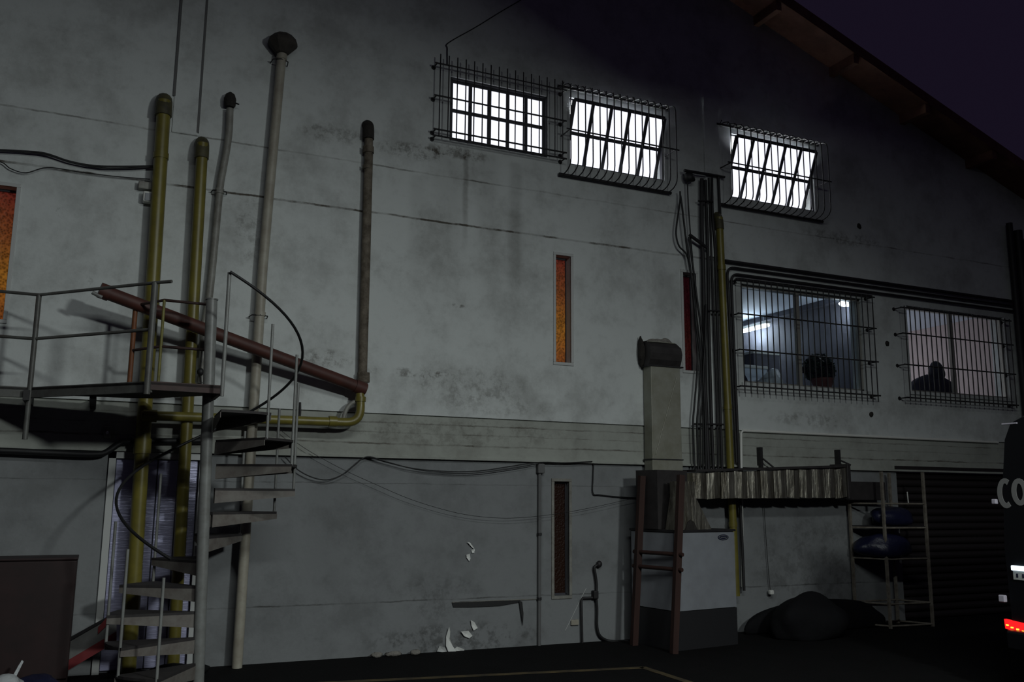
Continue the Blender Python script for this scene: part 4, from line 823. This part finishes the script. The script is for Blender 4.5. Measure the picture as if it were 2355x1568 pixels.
# ------------------------------------------------------------------ van
VX, VY0, VY1 = 7.28, -3.72, -5.60
root = thing('black_van', (VX+2.2, -4.65, 0), 'black van parked at the right edge with red tail light and pale lettering', 'van')
n = 0; prof = [(VY0, 0.42), (VY0+0.02, 1.2), (VY0-0.02, 1.8), (VY0-0.07, 2.14), (VY0-0.14, 2.28), (VY0-0.3, 2.36), (VY1+0.3, 2.36), (VY1+0.14, 2.28), (VY1+0.07, 2.14), (VY1+0.02, 1.8), (VY1-0.02, 1.2), (VY1, 0.42)]
b_ = MB(); k = len(prof); xs = [(VX, 0.02), (VX+0.05, 0.0), (VX+4.2, 0.0)]; vs = []
for x, inset in xs: vs += [(x, y+(inset if y < -4.66 else -inset), z-(inset if z > 2.3 else 0)) for y, z in prof]
b_.raw(vs, [tuple(range(k))[::-1], tuple(range(2*k, 3*k))]+[(i*k+j, i*k+(j+1) % k, (i+1)*k+(j+1) % k, (i+1)*k+j) for i in range(2) for j in range(k)])
b_.build('body', MT['van'], root)
MB().bbox_bev(VX-0.10, VX+0.02, VY1, VY0-0.02, 0.36, 0.52, 0.02).build('bumper', MT['van'], root)
for s in (0.7, 3.4):
    for yy in (VY0-0.12, VY1+0.12): MB().lathe((VX+s, yy-0.1, 0.33), [(0.20,0),(0.32,0.0),(0.33,0.03),(0.33,0.17),(0.32,0.2),(0.2,0.2)], 20, axis='y').build('wheel', MT['blackbag'], root)
def onx(px, py, x=VX-0.004):
    d = _F + _R*((px-IW/2)/FPX) - _U*((py-IH/2)/FPX); return Vector(CAM+d*((x-CAM[0])/d[0]))
for k_ in range(1): pass
MB().box(VX-0.006, VX, (VY0+VY1)/2-0.006, (VY0+VY1)/2+0.006, 0.55, 2.2).build('door_gap', MT['dark'], root)
tl = [onx(*p, VX-0.02) for p in ((2309,1423),(2352,1433),(2400,1442),(2400,1470),(2352,1457),(2312,1445))]
t = MB().prism(tl, (0.03,0,0)).build('tail_light', MT['tail'], root)
for (a, b) in ((2316,1437),(2327,1443),(2340,1447),(2353,1452)):
    p = onx(a, b, VX-0.024); MB().bbox_bev(p.x, p.x+0.008, p.y-0.013, p.y+0.013, p.z-0.006, p.z+0.006, 0.002).build('light_element', MT['tailled'], t)
p, q = onx(2330, 1303), onx(2352, 1334)
MB().box(VX-0.012, VX-0.002, p.y-0.42, p.y, q.z, p.z-0.035).build('number_plate', MT['plate'], root)
for i in range(4):
    y_ = p.y-0.035-0.055*i; MB().box(VX-0.015, VX-0.011, y_-0.012, y_+0.004, q.z+0.02, p.z-0.055).build('plate_stroke', MT['navy'], root)
MB().bbox_bev(VX-0.03, VX-0.002, p.y-0.42, p.y+0.005, p.z-0.03, p.z+0.012, 0.006).build('plate_lamp', MT['platelamp'], root)
def ringletter(c, ry, rz, w, a0, a1, nm):
    n = 22; out = []; inn = []
    for i in range(n+1):
        a = math.radians(a0+(a1-a0)*i/n); out.append((math.cos(a), math.sin(a)))
    poly = [Vector((VX-0.008, c.y-ry*x, c.z+rz*z)) for x, z in out]+[Vector((VX-0.008, c.y-(ry-w)*x, c.z+(rz-w)*z)) for x, z in reversed(out)]
    m = MB(); k = n+1
    vs = poly+[p+Vector((0.006,0,0)) for p in poly]; N2 = 2*k
    fs = []
    for i in range(n): fs += [(i, i+1, N2-2-i, N2-1-i), (N2+i, N2+N2-1-i, N2+N2-2-i, N2+i+1), (i, N2+i, N2+i+1, i+1), (N2-1-i, N2-2-i, N2+N2-2-i, N2+N2-1-i)]
    fs += [(0, N2-1, N2+N2-1, N2), (n, N2+n, N2+n+1, n+1)]
    return m.raw(vs, fs).build(nm, MT['letter'], root)
c1, c2 = onx(2313, 1134), onx(2345, 1131)
hz_ = (onx(2313, 1099).z-onx(2313, 1168).z)/2; hy_ = abs(onx(2293, 1134).y-onx(2331, 1134).y)/2
ringletter(c1, hy_, hz_, 0.045, 58, 302, 'letter_c'); ringletter(c2, hy_*0.95, hz_*0.9, 0.045, 0, 360, 'letter_o')
for (a, b, s) in ((2271, 1153, 0.022), (2290, 1374, 0.03)):
    p = onx(a, b); p.y = min(p.y, VY0+0.05); MB().bbox_bev(VX-0.03, VX+0.01, p.y-s, p.y+s, p.z-s, p.z+s, 0.008).build('side_marker', MT['reflector'], root)
p = onx(2325, 974); MB().bbox_bev(VX-0.012, VX+0.02, p.y-0.06, p.y+0.09, p.z-0.006, p.z+0.008, 0.004).build('roof_highlight_strip', MT['reflector'], root)  # pale strip stands in for the highlight along the roof edge
